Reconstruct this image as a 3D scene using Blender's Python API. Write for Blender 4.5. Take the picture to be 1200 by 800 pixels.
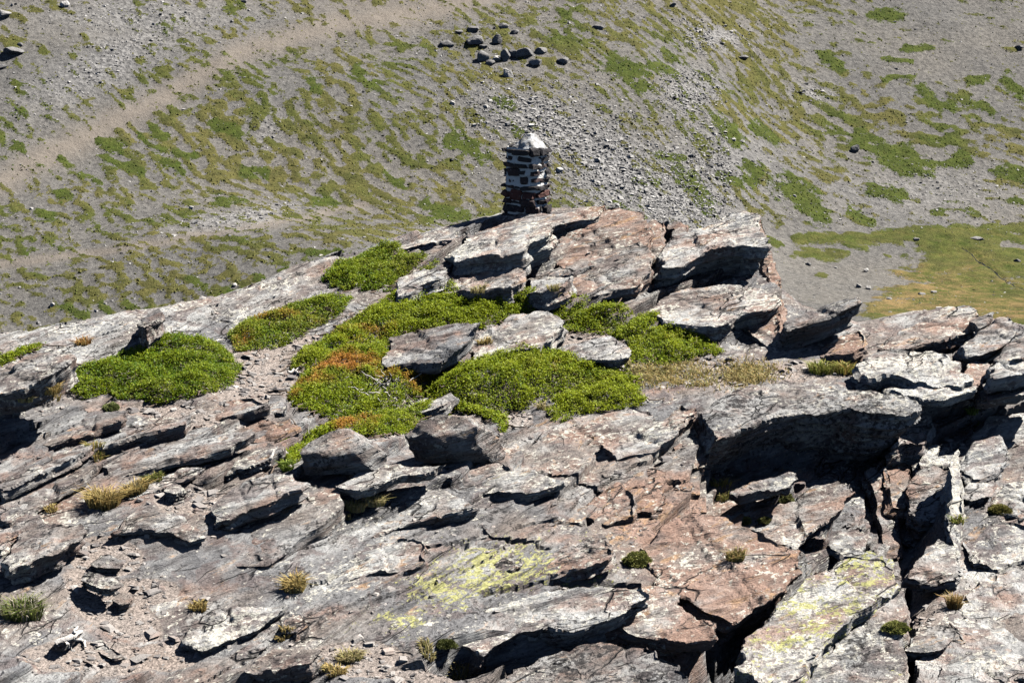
import bpy, bmesh, math, random
import numpy as np
from mathutils import Vector

for _o in list(bpy.data.objects):
    bpy.data.objects.remove(_o)
S = bpy.context.scene
COL = S.collection
random.seed(7)
RNG = np.random.default_rng(11)

# ------------------------------------------------------------------ camera, sky, sun, exposure
PITCH = math.radians(13.0)
FPX = 2333.0                       # focal length in pixels of the 1200 px wide photograph
CZ = 75.0                          # height of the viewpoint above the valley
cam_d = bpy.data.cameras.new("camera")
cam_d.sensor_width = 36.0
cam_d.lens = 36.0 * FPX / 1200.0
cam_d.clip_start = 0.5
cam_d.clip_end = 6000.0
cam = bpy.data.objects.new("camera", cam_d)
cam.location = (0, 0, CZ)
cam.rotation_euler = (math.pi / 2 - PITCH, 0, 0)
COL.objects.link(cam)
S.camera = cam

SUN_EL = math.radians(53.0)
SUN_AZ = math.radians(73.0)        # clockwise from +Y (view direction) towards +X
to_sun = Vector((math.sin(SUN_AZ) * math.cos(SUN_EL), math.cos(SUN_AZ) * math.cos(SUN_EL), math.sin(SUN_EL)))
sun_d = bpy.data.lights.new("sun", 'SUN')
sun_d.energy = 5.0
sun_d.angle = math.radians(0.5)
sun_d.color = (1.0, 0.96, 0.90)
sun = bpy.data.objects.new("sun", sun_d)
sun.rotation_euler = to_sun.to_track_quat('Z', 'Y').to_euler()
sun.location = (30, 10, CZ + 60)
COL.objects.link(sun)

world = bpy.data.worlds.new("World")
S.world = world
world.use_nodes = True
wn = world.node_tree
wn.nodes.clear()
_sky = wn.nodes.new('ShaderNodeTexSky')
_sky.sky_type = 'NISHITA'
_sky.sun_disc = False
_sky.sun_elevation = SUN_EL
_sky.sun_rotation = SUN_AZ
_sky.altitude = 3000
_sky.air_density = 0.4
_sky.dust_density = 0.3
_bg = wn.nodes.new('ShaderNodeBackground')
_bg.inputs['Strength'].default_value = 0.05
_wo = wn.nodes.new('ShaderNodeOutputWorld')
wn.links.new(_sky.outputs[0], _bg.inputs[0])
wn.links.new(_bg.outputs[0], _wo.inputs[0])
S.view_settings.view_transform = 'Standard'
S.view_settings.look = 'None'
S.view_settings.gamma = 1.0
S.view_settings.exposure = 1.22
S.cycles.max_bounces = 4
S.cycles.diffuse_bounces = 0

# ------------------------------------------------------------------ noise
def _h(ix, iy, iz, seed):
    n = (ix.astype(np.int64) * 374761393 + iy.astype(np.int64) * 668265263 + iz.astype(np.int64) * 2147483647 + seed * 974634777) & 0xffffffff
    n = ((n ^ (n >> 13)) * 1274126177) & 0xffffffff
    n = ((n ^ (n >> 16)) * 2246822519) & 0xffffffff
    return ((n ^ (n >> 15)) & 0xffff) / 65535.0

def vnoise(x, y, z=None, seed=0):
    """smooth value noise in -1..1"""
    x = np.asarray(x, float); y = np.asarray(y, float)
    ix = np.floor(x).astype(np.int64); iy = np.floor(y).astype(np.int64)
    fx = x - ix; fy = y - iy
    ux = fx * fx * fx * (fx * (fx * 6 - 15) + 10); uy = fy * fy * fy * (fy * (fy * 6 - 15) + 10)
    def plane(iz):
        a = _h(ix, iy, iz, seed); b = _h(ix + 1, iy, iz, seed)
        c = _h(ix, iy + 1, iz, seed); d = _h(ix + 1, iy + 1, iz, seed)
        return (a + (b - a) * ux) * (1 - uy) + (c + (d - c) * ux) * uy
    if z is None:
        return plane(np.zeros_like(ix)) * 2 - 1
    z = np.asarray(z, float)
    iz = np.floor(z).astype(np.int64); fz = z - iz
    uz = fz * fz * (3 - 2 * fz)
    p0 = plane(iz); p1 = plane(iz + 1)
    return (p0 + (p1 - p0) * uz) * 2 - 1

def fbm(x, y, z=None, seed=0, oct=3, gain=0.5):
    s = 0; a = 1; t = 0
    for o in range(oct):
        k = 2.03 ** o
        s = s + a * vnoise(x * k + o * 17.3, y * k - o * 9.1, None if z is None else z * k, seed + o)
        t += a; a *= gain
    return s / t

def sstep(a, b, x):
    t = np.clip((x - a) / (b - a), 0, 1)
    return t * t * (3 - 2 * t)

# ------------------------------------------------------------------ rays (used once, to find where on the ground a thing of the photograph stands)
_F = np.array([0, math.cos(PITCH), -math.sin(PITCH)]); _U = np.array([0, math.sin(PITCH), math.cos(PITCH)])
def ray(px, py):
    return _F + np.array([1.0, 0, 0]) * (px - 600) / FPX + _U * (400 - py) / FPX

def project(x, y, z):
    dz = z - CZ
    dep = y * _F[1] + dz * _F[2]
    dep = np.where(dep < 0.1, 0.1, dep)
    return 600 + FPX * x / dep, 400 - FPX * (y * _U[1] + dz * _U[2]) / dep

def hit(f, px, py, y0, y1, step):
    d = ray(px, py)
    ys = np.arange(y0, y1, step)
    zr = CZ + d[2] / d[1] * ys
    xs = d[0] / d[1] * ys
    g = f(xs, ys) - zr
    k = np.argmax(g > 0)
    if g[k] <= 0 or k == 0:
        k = len(ys) - 1
    a, b = g[k - 1], g[k]
    t = 0 if a == b else -a / (b - a)
    t = min(max(t, 0), 1)
    y = ys[k - 1] + (ys[k] - ys[k - 1]) * t
    return np.array([d[0] / d[1] * y, y, CZ + d[2] / d[1] * y])

# ------------------------------------------------------------------ mesh helpers
def new_mesh(name, verts, faces, mat=None, smooth=False, attrs=None, sharp=None):
    """faces: (n,3) or (n,4) int array"""
    me = bpy.data.meshes.new(name)
    v = np.asarray(verts, np.float32); f = np.asarray(faces, np.int32)
    n = f.shape[1]
    me.vertices.add(len(v)); me.vertices.foreach_set('co', v.ravel())
    me.loops.add(f.size); me.loops.foreach_set('vertex_index', f.ravel())
    me.polygons.add(len(f)); me.polygons.foreach_set('loop_start', np.arange(len(f), dtype=np.int32) * n)
    me.polygons.foreach_set('loop_total', np.full(len(f), n, np.int32))
    me.polygons.foreach_set('use_smooth', np.full(len(f), bool(smooth)))
    me.update(calc_edges=True)
    for k, a in (attrs or {}).items():
        a = np.asarray(a, np.float32)
        if a.ndim == 2:
            at = me.attributes.new(k, 'FLOAT_COLOR', 'POINT')
            at.data.foreach_set('color', np.hstack([a, np.ones((len(a), 1), np.float32)]).ravel())
        else:
            at = me.attributes.new(k, 'FLOAT', 'POINT')
            at.data.foreach_set('value', a)
    if sharp: me.set_sharp_from_angle(angle=math.radians(sharp))
    if mat: me.materials.append(mat)
    return me

def link(name, me, parent=None, loc=None):
    o = bpy.data.objects.new(name, me)
    COL.objects.link(o)
    if parent: o.parent = parent
    if loc is not None: o.location = loc
    return o

def tag(o, label=None, cat=None, group=None, kind=None):
    if label: o['label'] = label
    if cat: o['category'] = cat
    if group: o['group'] = group
    if kind: o['kind'] = kind
    return o

def grid_faces(nu, nv):
    i = np.arange(nu - 1)[:, None] * nv + np.arange(nv - 1)[None, :]
    i = i.ravel()
    return np.stack([i, i + nv, i + nv + 1, i + 1], 1)

# ------------------------------------------------------------------ materials
class NT:
    def __init__(s, name):
        s.m = bpy.data.materials.new(name); s.m.use_nodes = True
        s.t = s.m.node_tree; s.t.nodes.clear()
        s.out = s.t.nodes.new('ShaderNodeOutputMaterial')
    def put(s, sock, v):
        if isinstance(v, bpy.types.NodeSocket): s.t.links.new(v, sock)
        elif isinstance(v, (tuple, list)) and len(v) == 3 and sock.type == 'RGBA': sock.default_value = (*v, 1)
        else: sock.default_value = v
    def node(s, typ, **kw):
        n = s.t.nodes.new(typ)
        for k, v in kw.items(): setattr(n, k, v)
        return n
    def pos(s):
        return s.node('ShaderNodeNewGeometry').outputs['Position']
    def attr(s, name, typ='GEOMETRY', out='Fac'):
        return s.node('ShaderNodeAttribute', attribute_name=name, attribute_type=typ).outputs[out]
    def math(s, op, a, b=0.0, c=0.0, clamp=False):
        n = s.node('ShaderNodeMath', operation=op, use_clamp=clamp)
        s.put(n.inputs[0], a); s.put(n.inputs[1], b); s.put(n.inputs[2], c)
        return n.outputs[0]
    def vmath(s, op, a, b=None, scale=None):
        n = s.node('ShaderNodeVectorMath', operation=op)
        s.put(n.inputs[0], a)
        if b is not None: s.put(n.inputs[1], b)
        if scale is not None: s.put(n.inputs['Scale'], scale)
        return n.outputs['Value'] if op in ('DOT_PRODUCT', 'LENGTH') else n.outputs[0]
    def noise(s, vec, scale, detail=4, rough=0.55, dist=0.0):
        n = s.node('ShaderNodeTexNoise')
        s.put(n.inputs['Vector'], vec); s.put(n.inputs['Scale'], scale); n.inputs['Detail'].default_value = detail
        n.inputs['Roughness'].default_value = rough; n.inputs['Distortion'].default_value = dist
        return n.outputs['Fac']
    def node_color_noise(s, vec, scale):
        n = s.node('ShaderNodeTexNoise'); s.put(n.inputs['Vector'], vec); n.inputs['Scale'].default_value = scale; n.inputs['Detail'].default_value = 3
        return n.outputs['Color']
    def voro(s, vec, scale, feature='F1', out='Distance'):
        n = s.node('ShaderNodeTexVoronoi', feature=feature)
        s.put(n.inputs['Vector'], vec); n.inputs['Scale'].default_value = scale
        return n.outputs[out]
    def ramp(s, v, a, b, lo=0.0, hi=1.0):
        n = s.node('ShaderNodeMapRange', interpolation_type='SMOOTHSTEP')
        s.put(n.inputs['Value'], v); s.put(n.inputs['From Min'], a); s.put(n.inputs['From Max'], b)
        s.put(n.inputs['To Min'], lo); s.put(n.inputs['To Max'], hi)
        return n.outputs[0]
    def mix(s, f, a, b, mode='MIX'):
        n = s.node('ShaderNodeMix', data_type='RGBA', blend_type=mode)
        s.put(n.inputs['Factor'], f); s.put(n.inputs[6], a); s.put(n.inputs[7], b)
        return n.outputs[2]
    def finish(s, col, rough=0.9, bump=None, dist=0.02, strength=1.0, spec=0.2, trans=None):
        b = s.node('ShaderNodeBsdfPrincipled')
        s.put(b.inputs['Base Color'], col); s.put(b.inputs['Roughness'], rough)
        b.inputs['Specular IOR Level'].default_value = spec
        if bump is not None:
            n = s.node('ShaderNodeBump')
            n.inputs['Strength'].default_value = strength; n.inputs['Distance'].default_value = dist
            s.put(n.inputs['Height'], bump)
            s.t.links.new(n.outputs[0], b.inputs['Normal'])
        res = b.outputs[0]
        if trans is not None:
            tr = s.node('ShaderNodeBsdfTranslucent'); s.put(tr.inputs[0], col)
            mx = s.node('ShaderNodeMixShader'); mx.inputs[0].default_value = trans
            s.t.links.new(res, mx.inputs[1]); s.t.links.new(tr.outputs[0], mx.inputs[2]); res = mx.outputs[0]
        s.t.links.new(res, s.out.inputs[0])
        return s.m

FOL = Vector((-0.28, 0.02, 1.0)).normalized()      # normal of the schist's foliation

def rock_material(name, typ):
    n = NT(name)
    p = n.pos()
    if typ == 'OBJECT':                                     # every loose rock gets its own piece of the pattern
        rnd = n.attr('seed', 'OBJECT')
        p = n.vmath('ADD', p, n.vmath('SCALE', (13.7, 5.1, 9.3), scale=rnd))
    w = n.vmath('DOT_PRODUCT', p, tuple(FOL))
    st = n.vmath('ADD', p, n.vmath('SCALE', tuple(FOL), scale=n.math('MULTIPLY', w, 9.0)))
    A = lambda k: n.attr(k, typ)
    rust, pale, lich, dark = A('rust'), A('pale'), A('lichen'), A('dark')
    big = n.noise(p, 0.9, 3)
    mid = n.noise(st, 1.3, 5, 0.6)
    fine = n.noise(st, 5.0, 6, 0.65)
    grit = n.noise(p, 34.0, 4, 0.7)
    patch = n.noise(p, 3.1, 4, 0.6, 0.6)
    if typ == 'OBJECT':                                     # each loose rock has its own cast, some bluer, some browner, some darker
        h1 = n.math('FRACT', n.math('MULTIPLY', rnd, 0.6180)); h2 = n.math('FRACT', n.math('MULTIPLY', rnd, 0.3819))
    else:
        h1 = n.noise(p, 0.45, 2); h2 = n.noise(n.vmath('ADD', p, (31., 7., 3.)), 0.55, 2)
    c = n.mix(n.ramp(n.math('ADD', big, n.math('MULTIPLY', rust, 0.25)), 0.42, 0.62), (.160, .164, .174), (.212, .178, .158))
    c = n.mix(n.math('MULTIPLY', h1, 0.45), c, (.215, .192, .172))
    c = n.mix(n.ramp(n.math('ADD', mid, n.math('ADD', n.math('MULTIPLY', pale, 0.20), n.math('MULTIPLY', n.math('SUBTRACT', h2, 0.5), 0.12))), 0.46, 0.74), c, (.41, .41, .40))
    c = n.mix(n.ramp(patch, 0.52, 0.60, 0, 0.65), c, (.135, .105, .100))
    c = n.mix(n.ramp(fine, 0.34, 0.48, 0.6, 0.0), c, (.060, .055, .056))
    rn = n.noise(p, 1.9, 5, 0.6)
    c = n.mix(n.ramp(n.math('ADD', rn, n.math('MULTIPLY', rust, 0.20)), 0.52, 0.76, 0.0, 0.75), c, (.315, .195, .145))
    # orange iron stains, small
    c = n.mix(n.ramp(n.math('ADD', n.noise(st, 2.6, 5, .65), n.math('MULTIPLY', rust, 0.07)), 0.60, 0.72, 0.0, 0.7), c, (.37, .22, .11))
    # pale crusts of lichen
    ws = n.noise(n.vmath('ADD', p, n.vmath('SCALE', st, scale=0.04)), 15.0, 5, 0.7)
    wm = n.noise(p, 1.4, 3)
    c = n.mix(n.ramp(n.math('ADD', ws, n.math('ADD', n.math('MULTIPLY', n.math('SUBTRACT', wm, 0.5), 0.50), n.math('MULTIPLY', pale, 0.10))), 0.60, 0.67, 0, 0.9), c, (.60, .575, .50))
    # cracks: a net drawn out along the bedding
    wv = n.vmath('ADD', st, n.vmath('SCALE', n.node_color_noise(p, 2.0), scale=0.5))
    ck = n.voro(wv, 1.15, 'DISTANCE_TO_EDGE')
    ckm = n.ramp(n.noise(p, 1.1, 2), 0.50, 0.62)
    crack = n.math('MULTIPLY', n.ramp(ck, 0.004, 0.030, 1.0, 0.0), ckm)
    c = n.mix(n.math('MULTIPLY', crack, 0.85), c, (.03, .028, .028))
    # black lichen flecks
    ks = n.noise(p, 21.0, 4, 0.7)
    km = n.noise(p, 2.2, 3)
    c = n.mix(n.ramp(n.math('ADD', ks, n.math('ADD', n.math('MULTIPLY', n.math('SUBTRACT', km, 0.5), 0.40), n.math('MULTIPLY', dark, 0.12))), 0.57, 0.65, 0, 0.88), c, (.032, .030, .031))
    # yellow green map lichen, in flecks and broken crusts
    ys = n.noise(p, 20.0, 6, 0.75)
    ym = n.math('ADD', n.math('MULTIPLY', n.noise(p, 2.9, 4, 0.6), 0.5), n.math('MULTIPLY', n.noise(st, 3.5, 5, 0.7), 0.5))
    c = n.mix(n.ramp(n.math('ADD', ys, n.math('ADD', n.math('MULTIPLY', n.math('SUBTRACT', ym, 0.52), 1.25), n.math('MULTIPLY', n.math('SUBTRACT', lich, 1.0), 0.30))), 0.525, 0.575, 0, 0.9), c, n.mix(ws, (.33, .335, .10), (.50, .48, .22)))
    c = n.mix(0.6, c, n.mix(1.0, c, n.mix(grit, (.2, .2, .2), (1.85, 1.85, 1.85)), 'MULTIPLY'))
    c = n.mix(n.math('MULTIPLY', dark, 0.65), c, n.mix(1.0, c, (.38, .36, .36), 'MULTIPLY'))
    bump = n.math('ADD', n.math('MULTIPLY', fine, 1.0), n.math('ADD', n.math('MULTIPLY', grit, 0.22), n.math('SUBTRACT', n.math('MULTIPLY', ws, 0.35), n.math('MULTIPLY', crack, 0.9))))
    if typ == 'GEOMETRY':
        soil = n.ramp(n.math('ADD', A('soil'), n.math('MULTIPLY', n.math('SUBTRACT', n.noise(p, 4.0, 4), 0.5), 0.5)), 0.4, 0.6)
        sn = n.noise(p, 45.0, 4, 0.75)
        sc = n.mix(n.noise(p, 2.0, 3), (.29, .225, .185), (.33, .30, .28))
        sc = n.mix(1.0, sc, n.mix(n.ramp(sn, .3, .7), (.35, .35, .35), (1.5, 1.5, 1.5)), 'MULTIPLY')
        c = n.mix(soil, c, sc)
    return n.finish(c, 0.84, bump, 0.06, 1.0, 0.25)
# ------------------------------------------------------------------ the far side of the valley
def tps_fit(P, z, lam=1e-6):
    P = np.asarray(P, float); n = len(P)
    d = np.linalg.norm(P[:, None] - P[None], axis=2)
    K = np.where(d > 0, d * d * np.log(np.maximum(d, 1e-9)), 0) + lam * np.eye(n)
    A = np.zeros((n + 3, n + 3)); A[:n, :n] = K; A[:n, n] = 1; A[:n, n + 1:] = P; A[n, :n] = 1; A[n + 1:, :n] = P.T
    return P, np.linalg.solve(A, np.r_[z, 0, 0, 0])
def tps_eval(m, x, y):
    P, w = m
    x = np.asarray(x, float); y = np.asarray(y, float)
    out = w[-3] + w[-2] * x + w[-1] * y
    for (a, b), k in zip(P, w):
        r2 = (x - a) ** 2 + (y - b) ** 2
        out = out + k * 0.5 * r2 * np.log(np.maximum(r2, 1e-12))
    return out

FAR_PTS = [(-150, 390, 300), (-150, 215, 342), (-150, 0, 400), (150, 370, 300), (150, 292, 318), (150, 215, 346), (150, 0, 405),
           (400, 282, 315), (400, 242, 345), (400, 120, 375), (400, 0, 415), (600, 300, 325), (600, 250, 346), (600, 120, 380), (600, 0, 420),
           (800, 280, 345), (800, 120, 390), (800, 0, 430), (900, 400, 285), (900, 270, 365), (900, 130, 405), (900, 0, 445),
           (1100, 390, 285), (1100, 265, 375), (1100, 130, 415), (1100, 0, 455), (1350, 390, 285), (1350, 265, 380), (1350, 130, 420), (1350, 0, 460)]
_P, _Z = [], []
for px, py, Y in FAR_PTS:
    d = ray(px, py); _P.append((d[0] / d[1] * Y, Y)); _Z.append(d[2] / d[1] * Y)
for x, y, z in [(0, 200, -75), (-110, 200, -78), (110, 200, -72), (0, 90, -72), (-200, 80, -70), (200, 80, -70), (-320, 330, -40), (320, 330, -55),
                (-320, -40, -70), (320, -40, -70), (0, -60, -72), (0, 620, 62), (-320, 600, 70), (320, 620, 50), (0, 900, 150), (-700, 900, 170), (700, 900, 150),
                (-700, 330, 10), (700, 330, 5), (-700, -60, -40), (700, -60, -40)]:
    _P.append((x, y)); _Z.append(z)
_FM = tps_fit(_P, np.array(_Z), 1.0)
def far_z(x, y):
    z = tps_eval(_FM, x, y)
    z = z + 0.7 * fbm(x / 17., y / 17., seed=5, oct=3) + 0.22 * fbm(x / 3.1, y / 3.1, seed=8, oct=2)
    return z + CZ
def far_hit(px, py):
    return hit(far_z, px, py, 150, 620, 0.5)

def axis(a, b, step, lo, hi, n):
    core = np.arange(a, b + step / 2, step)
    g = np.linspace(0, 1, n + 1)[1:] ** 1.8
    return np.r_[(a - (a - lo) * g)[::-1], core, b + (hi - b) * g]
fx = axis(-122, 122, 0.5, -700, 700, 22)
fy = axis(268, 462, 0.5, -60, 950, 22)
FX, FY = np.meshgrid(fx, fy, indexing='ij')
FX = FX.ravel(); FY = FY.ravel(); FZ = far_z(FX, FY)
QX, QY = project(FX, FY, FZ)                       # where each spot of the slope shows: used to lay the turf out as photographed

def blob(x, y, cx, cy, rx, ry, ang=0):
    a = math.radians(ang); dx = x - cx; dy = y - cy
    u = (dx * math.cos(a) + dy * math.sin(a)) / rx; v = (-dx * math.sin(a) + dy * math.cos(a)) / ry
    return np.exp(-(u * u + v * v))
def capsule(x, y, x0, y0, x1, y1, w):
    dx, dy = x1 - x0, y1 - y0; L = dx * dx + dy * dy + 1e-9
    t = np.clip(((x - x0) * dx + (y - y0) * dy) / L, 0, 1)
    return np.hypot(x - x0 - t * dx, (y - y0 - t * dy)) / w
def polyline(x, y, pts):
    d = np.full(np.shape(x), 1e9)
    for (a, b), (c, e) in zip(pts[:-1], pts[1:]):
        d = np.minimum(d, capsule(x, y, a, b, c, e, 1.0))
    return d
PATH_PX = [(-60, 250), (0, 212), (60, 180), (130, 146), (200, 110), (280, 62), (360, 38), (450, 20), (520, 8), (620, -20)]
def far_fields(x, y, qx, qy):
    """turf density, green vividness, scree amount, dry soil amount of the slope"""
    qx = qx + 7 * fbm(x / 6, y / 6, seed=21, oct=2) + 3 * vnoise(x / 1.5, y / 1.5, seed=25); qy = qy + 3.5 * fbm(x / 6, y / 6, seed=23, oct=2) + 1.5 * vnoise(x / 1.5, y / 1.5, seed=26)
    dens = 0.515 + 0 * qx
    dens += 0.12 * blob(qx, qy, 430, 200, 170, 90) + 0.16 * blob(qx, qy, 280, 150, 160, 70, 30)
    dens -= 0.20 * blob(qx, qy, 90, 40, 190, 75, -20)
    dens += 0.05 * blob(qx, qy, 200, 330, 200, 60)
    dens -= 0.45 * blob(qx, qy, 1080, 50, 150, 60) + 0.30 * blob(qx, qy, 1100, 225, 110, 38)
    dens += 0.22 * blob(qx, qy, 880, 30, 80, 45, 30) + 0.20 * blob(qx, qy, 1020, 150, 170, 50, 20) + 0.16 * blob(qx, qy, 850, 170, 60, 90)
    dens += 0.12 * blob(qx, qy, 620, 30, 130, 40)
    scree = np.maximum.reduce([blob(qx, qy, 640, 150, 75, 32, 20), blob(qx, qy, 720, 200, 90, 45, 40), blob(qx, qy, 790, 240, 80, 30, 20),
                               0.8 * blob(qx, qy, 840, 45, 40, 18), 0.8 * blob(qx, qy, 810, 110, 35, 30), 0.8 * blob(qx, qy, 280, 255, 70, 9, -10),
                               0.5 * blob(qx, qy, 310, 150, 30, 25), 0.65 * blob(qx, qy, 130, 70, 110, 30, -30), 0.6 * blob(qx, qy, 170, 20, 120, 25),
                               0.4 * blob(qx, qy, 1080, 225, 130, 35), 0.7 * blob(qx, qy, 950, 110, 30, 15), 0.6 * blob(qx, qy, 830, 200, 90, 60)])
    dens -= 0.30 * scree
    pth = polyline(qx, qy, PATH_PX)
    soil = np.exp(-(pth / 17.0) ** 2)
    dens -= 0.35 * soil
    soil = np.maximum(soil, 0.7 * blob(qx, qy, 480, 10, 130, 16)) 
    bench = polyline(qx, qy, [(-40, 312), (90, 300), (180, 285), (270, 268), (360, 254), (440, 238)])
    soil = np.maximum(soil, .9 * np.exp(-(bench / 6.0) ** 2)); dens -= .22 * np.exp(-(bench / 7.0) ** 2)
    low = sstep(262, 278, qy + 0.03 * (qx - 900)) * sstep(880, 920, qx)          # valley floor on the right
    dens = dens * (1 - low) + low * (-0.15)
    # streaks run down the slope, to the right
    a, b = 0.66, -0.75
    wx = x + 2.0 * vnoise(x / 14, y / 14, seed=31); wy = y + 2.0 * vnoise(x / 14, y / 14, seed=32)
    al = wx * a + wy * b; ac = -wx * b + wy * a
    flat = sstep(860, 980, qx)                                   # flatter lobes to the right
    al2 = wx * .96 + wy * -.28; ac2 = wx * .28 + wy * .96
    n1 = vnoise(al / 4.4, ac / 1.5, seed=41) * (1 - flat) + vnoise(al2 / 5.5, ac2 / 2.3, seed=45) * flat
    n2 = vnoise(al / 2.5, ac / 0.80, seed=42) * (1 - flat) + vnoise(al2 / 2.8, ac2 / 1.2, seed=46) * flat
    n3 = vnoise(x / 1.1, y / 1.1, seed=43)
    g = 0.30 * n1 + 0.56 * n2 + 0.30 * n3 + (dens - 0.5) * 1.25 - 0.07
    vivid = 0.22 + 0.4 * vnoise(x / 11, y / 11, seed=51) + 0.25 * n1
    P = [(715, 75, 752, 84, 13), (738, 95, 757, 106, 7), (765, 78, 792, 86, 6), (1018, 19, 1052, 20, 8), (1062, 57, 1088, 58, 5), (1038, 69, 1072, 71, 3.5), (1042, 92, 1076, 89, 4.5),
         (1005, 165, 1040, 185, 12), (1040, 190, 1075, 200, 12), (1060, 180, 1092, 195, 11), (1106, 195, 1133, 197, 5), (1120, 182, 1140, 190, 7), (1172, 200, 1205, 207, 8), (1186, 235, 1200, 235, 4.5),
         (1024, 221, 1056, 230, 9), (920, 218, 948, 240, 16), (938, 240, 962, 256, 11), (1000, 248, 1022, 260, 5), (1092, 249, 1102, 249, 4), (1140, 93, 1158, 95, 5), (1180, 95, 1200, 112, 9),
         (292, 201, 309, 203, 7), (250, 146, 284, 158, 6), (176, 150, 196, 161, 5), (206, 182, 231, 187, 5), (118, 164, 138, 175, 6), (160, 160, 190, 178, 4), (143, 193, 165, 202, 4), (195, 192, 212, 203, 5),
         (95, 204, 118, 215, 6), (122, 183, 138, 190, 5), (42, 250, 60, 253, 6), (68, 228, 78, 232, 5), (252, 238, 268, 240, 4), (370, 236, 390, 238, 5), (362, 297, 412, 302, 6), (330, 318, 395, 314, 5),
         (255, 232, 285, 236, 4), (418, 86, 440, 100, 7), (360, 95, 375, 105, 6), (512, 250, 545, 255, 8), (580, 120, 595, 124, 7), (598, 155, 610, 158, 5), (500, 240, 512, 246, 6), (455, 205, 475, 218, 5),
         (530, 160, 565, 185, 10), (740, 215, 750, 217, 5), (760, 212, 772, 214, 4), (770, 182, 800, 186, 6), (795, 200, 812, 220, 8), (812, 210, 830, 245, 10), (870, 190, 890, 200, 8), (840, 140, 862, 165, 9),
         (845, 205, 880, 215, 7), (300, 325, 330, 345, 6), (225, 330, 240, 336, 5), (75, 360, 100, 370, 6), (118, 360, 130, 363, 5), (150, 355, 175, 368, 5), (270, 340, 300, 350, 6), (900, 283, 915, 288, 5),
         (938, 298, 984, 300, 7.5), (957, 322, 970, 323, 2.5), (994, 287, 1012, 291, 4), (1035, 300, 1045, 302, 2.5), (1150, 120, 1160, 130, 6), (1080, 105, 1115, 130, 8), (880, 150, 910, 165, 7), (960, 65, 990, 80, 6)]
    for x0, y0, x1, y1, w in P:
        d = capsule(qx, qy, x0, y0, x1, y1, w)
        g = np.maximum(g, 0.55 * (1.0 - d) + 0.26 * n2 + 0.22 * n3)
        vivid = np.maximum(vivid, np.where(d < 1.3, 0.75, 0))
    # meadow
    mead = np.maximum.reduce([1.0 - capsule(qx, qy, 935, 283, 1210, 268, 8), 1 - capsule(qx, qy, 1100, 300, 1210, 300, 34), 1 - capsule(qx, qy, 1090, 345, 1210, 360, 40), 1 - capsule(qx, qy, 1040, 372, 1220, 395, 28)])
    mead = np.where(qx > 880, mead, -1) + np.where(qx > 880, .55 * fbm(x / 8, y / 8, seed=57, oct=4), 0)
    mead = mead - 1.3 * np.maximum(0, 1 - capsule(qx, qy, 1175, 287, 1240, 296, 8))
    g = np.maximum(g, 0.7 * mead + 0.2 * n2 + 0.16 * n3)
    dry = np.clip(1.2 * blob(qx, qy, 1085, 338, 80, 24) + .35 * n1 * low + blob(qx, qy, 1190, 365, 60, 14) + 0.8 * blob(qx, qy, 1060, 362, 50, 16), 0, 1) * low
    vivid = vivid * (1 - low) + low * (0.55 + 0.3 * n1 + .2 * n2)
    return g, np.clip(vivid, 0, 1), np.clip(scree, 0, 1), np.clip(soil, 0, 1), dry
G_T, G_V, G_S, G_D, G_DRY = far_fields(FX, FY, QX, QY)
# turf stands a little proud of the gravel, in small lobes
FZ = FZ + 0.22 * sstep(-0.05, 0.25, G_T)
STREAM_PX = [(1128, 291), (1140, 297), (1147, 308), (1157, 312), (1168, 321), (1180, 331), (1196, 338), (1230, 350)]
sd = polyline(QX, QY, STREAM_PX)
FZ = FZ - 0.35 * np.exp(-(sd / 1.6) ** 2)

m = NT("hillside_ground")
p = m.pos()
tf = m.math('ADD', m.attr('turf'), m.math('MULTIPLY', m.math('SUBTRACT', m.noise(p, 2.0, 5, .75), 0.5), 1.15))
turf = m.ramp(tf, -0.02, 0.12)
gr = m.noise(p, 1.1, 6, 0.75)
gv = m.noise(p, 0.035, 3)
gc = m.mix(m.ramp(gv, .35, .65), (.134, .130, .124), (.154, .145, .132))
gc = m.mix(1.0, gc, m.mix(m.ramp(gr, .3, .7), (.55, .55, .56), (1.35, 1.34, 1.32)), 'MULTIPLY')
gc = m.mix(m.math('MULTIPLY', m.attr('soil'), 0.8), gc, m.mix(m.noise(p, .8, 3), (.200, .170, .140), (.225, .195, .165)))
sc = m.voro(p, 1.3, out='Color')
scg = m.node('ShaderNodeRGBToBW'); m.put(scg.inputs[0], sc)
gc = m.mix(m.math('MULTIPLY', m.attr('scree'), 0.8), gc, m.mix(scg.outputs[0], (.07, .07, .075), (.42, .41, .40)))
vv = m.math('ADD', m.attr('vivid'), m.math('MULTIPLY', m.math('SUBTRACT', m.noise(p, .5, 4, .7), 0.5), 0.7), clamp=True)
tc = m.mix(vv, (.108, .102, .036), (.048, .074, .012))
tc = m.mix(m.math('MULTIPLY', m.attr('dry'), m.ramp(m.noise(p, .22, 6, .7), .35, .65)), tc, (.225, .160, .072))
tc = m.mix(1.0, tc, m.mix(m.noise(p, 2.2, 4, .7), (.45, .45, .45), (1.5, 1.5, 1.5)), 'MULTIPLY')
tc = m.mix(1.0, tc, m.mix(m.ramp(m.noise(p, .42, 5, .7), .3, .7), (.66, .68, .70), (1.25, 1.2, 1.15)), 'MULTIPLY')
far_mat = m.finish(m.mix(turf, gc, tc), 0.95, m.math('ADD', gr, m.math('MULTIPLY', m.attr('scree'), m.voro(p, 1.3))), 0.5, 1.0, 0.1)
hill = link('mountainside', new_mesh('mountainside', np.stack([FX, FY, FZ], 1), grid_faces(len(fx), len(fy)), far_mat, True,
            {'turf': G_T, 'vivid': G_V, 'scree': G_S, 'soil': G_D, 'dry': G_DRY}))
tag(hill, 'grey scree mountainside with green turf streaks rising across the valley', kind='structure')

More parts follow.
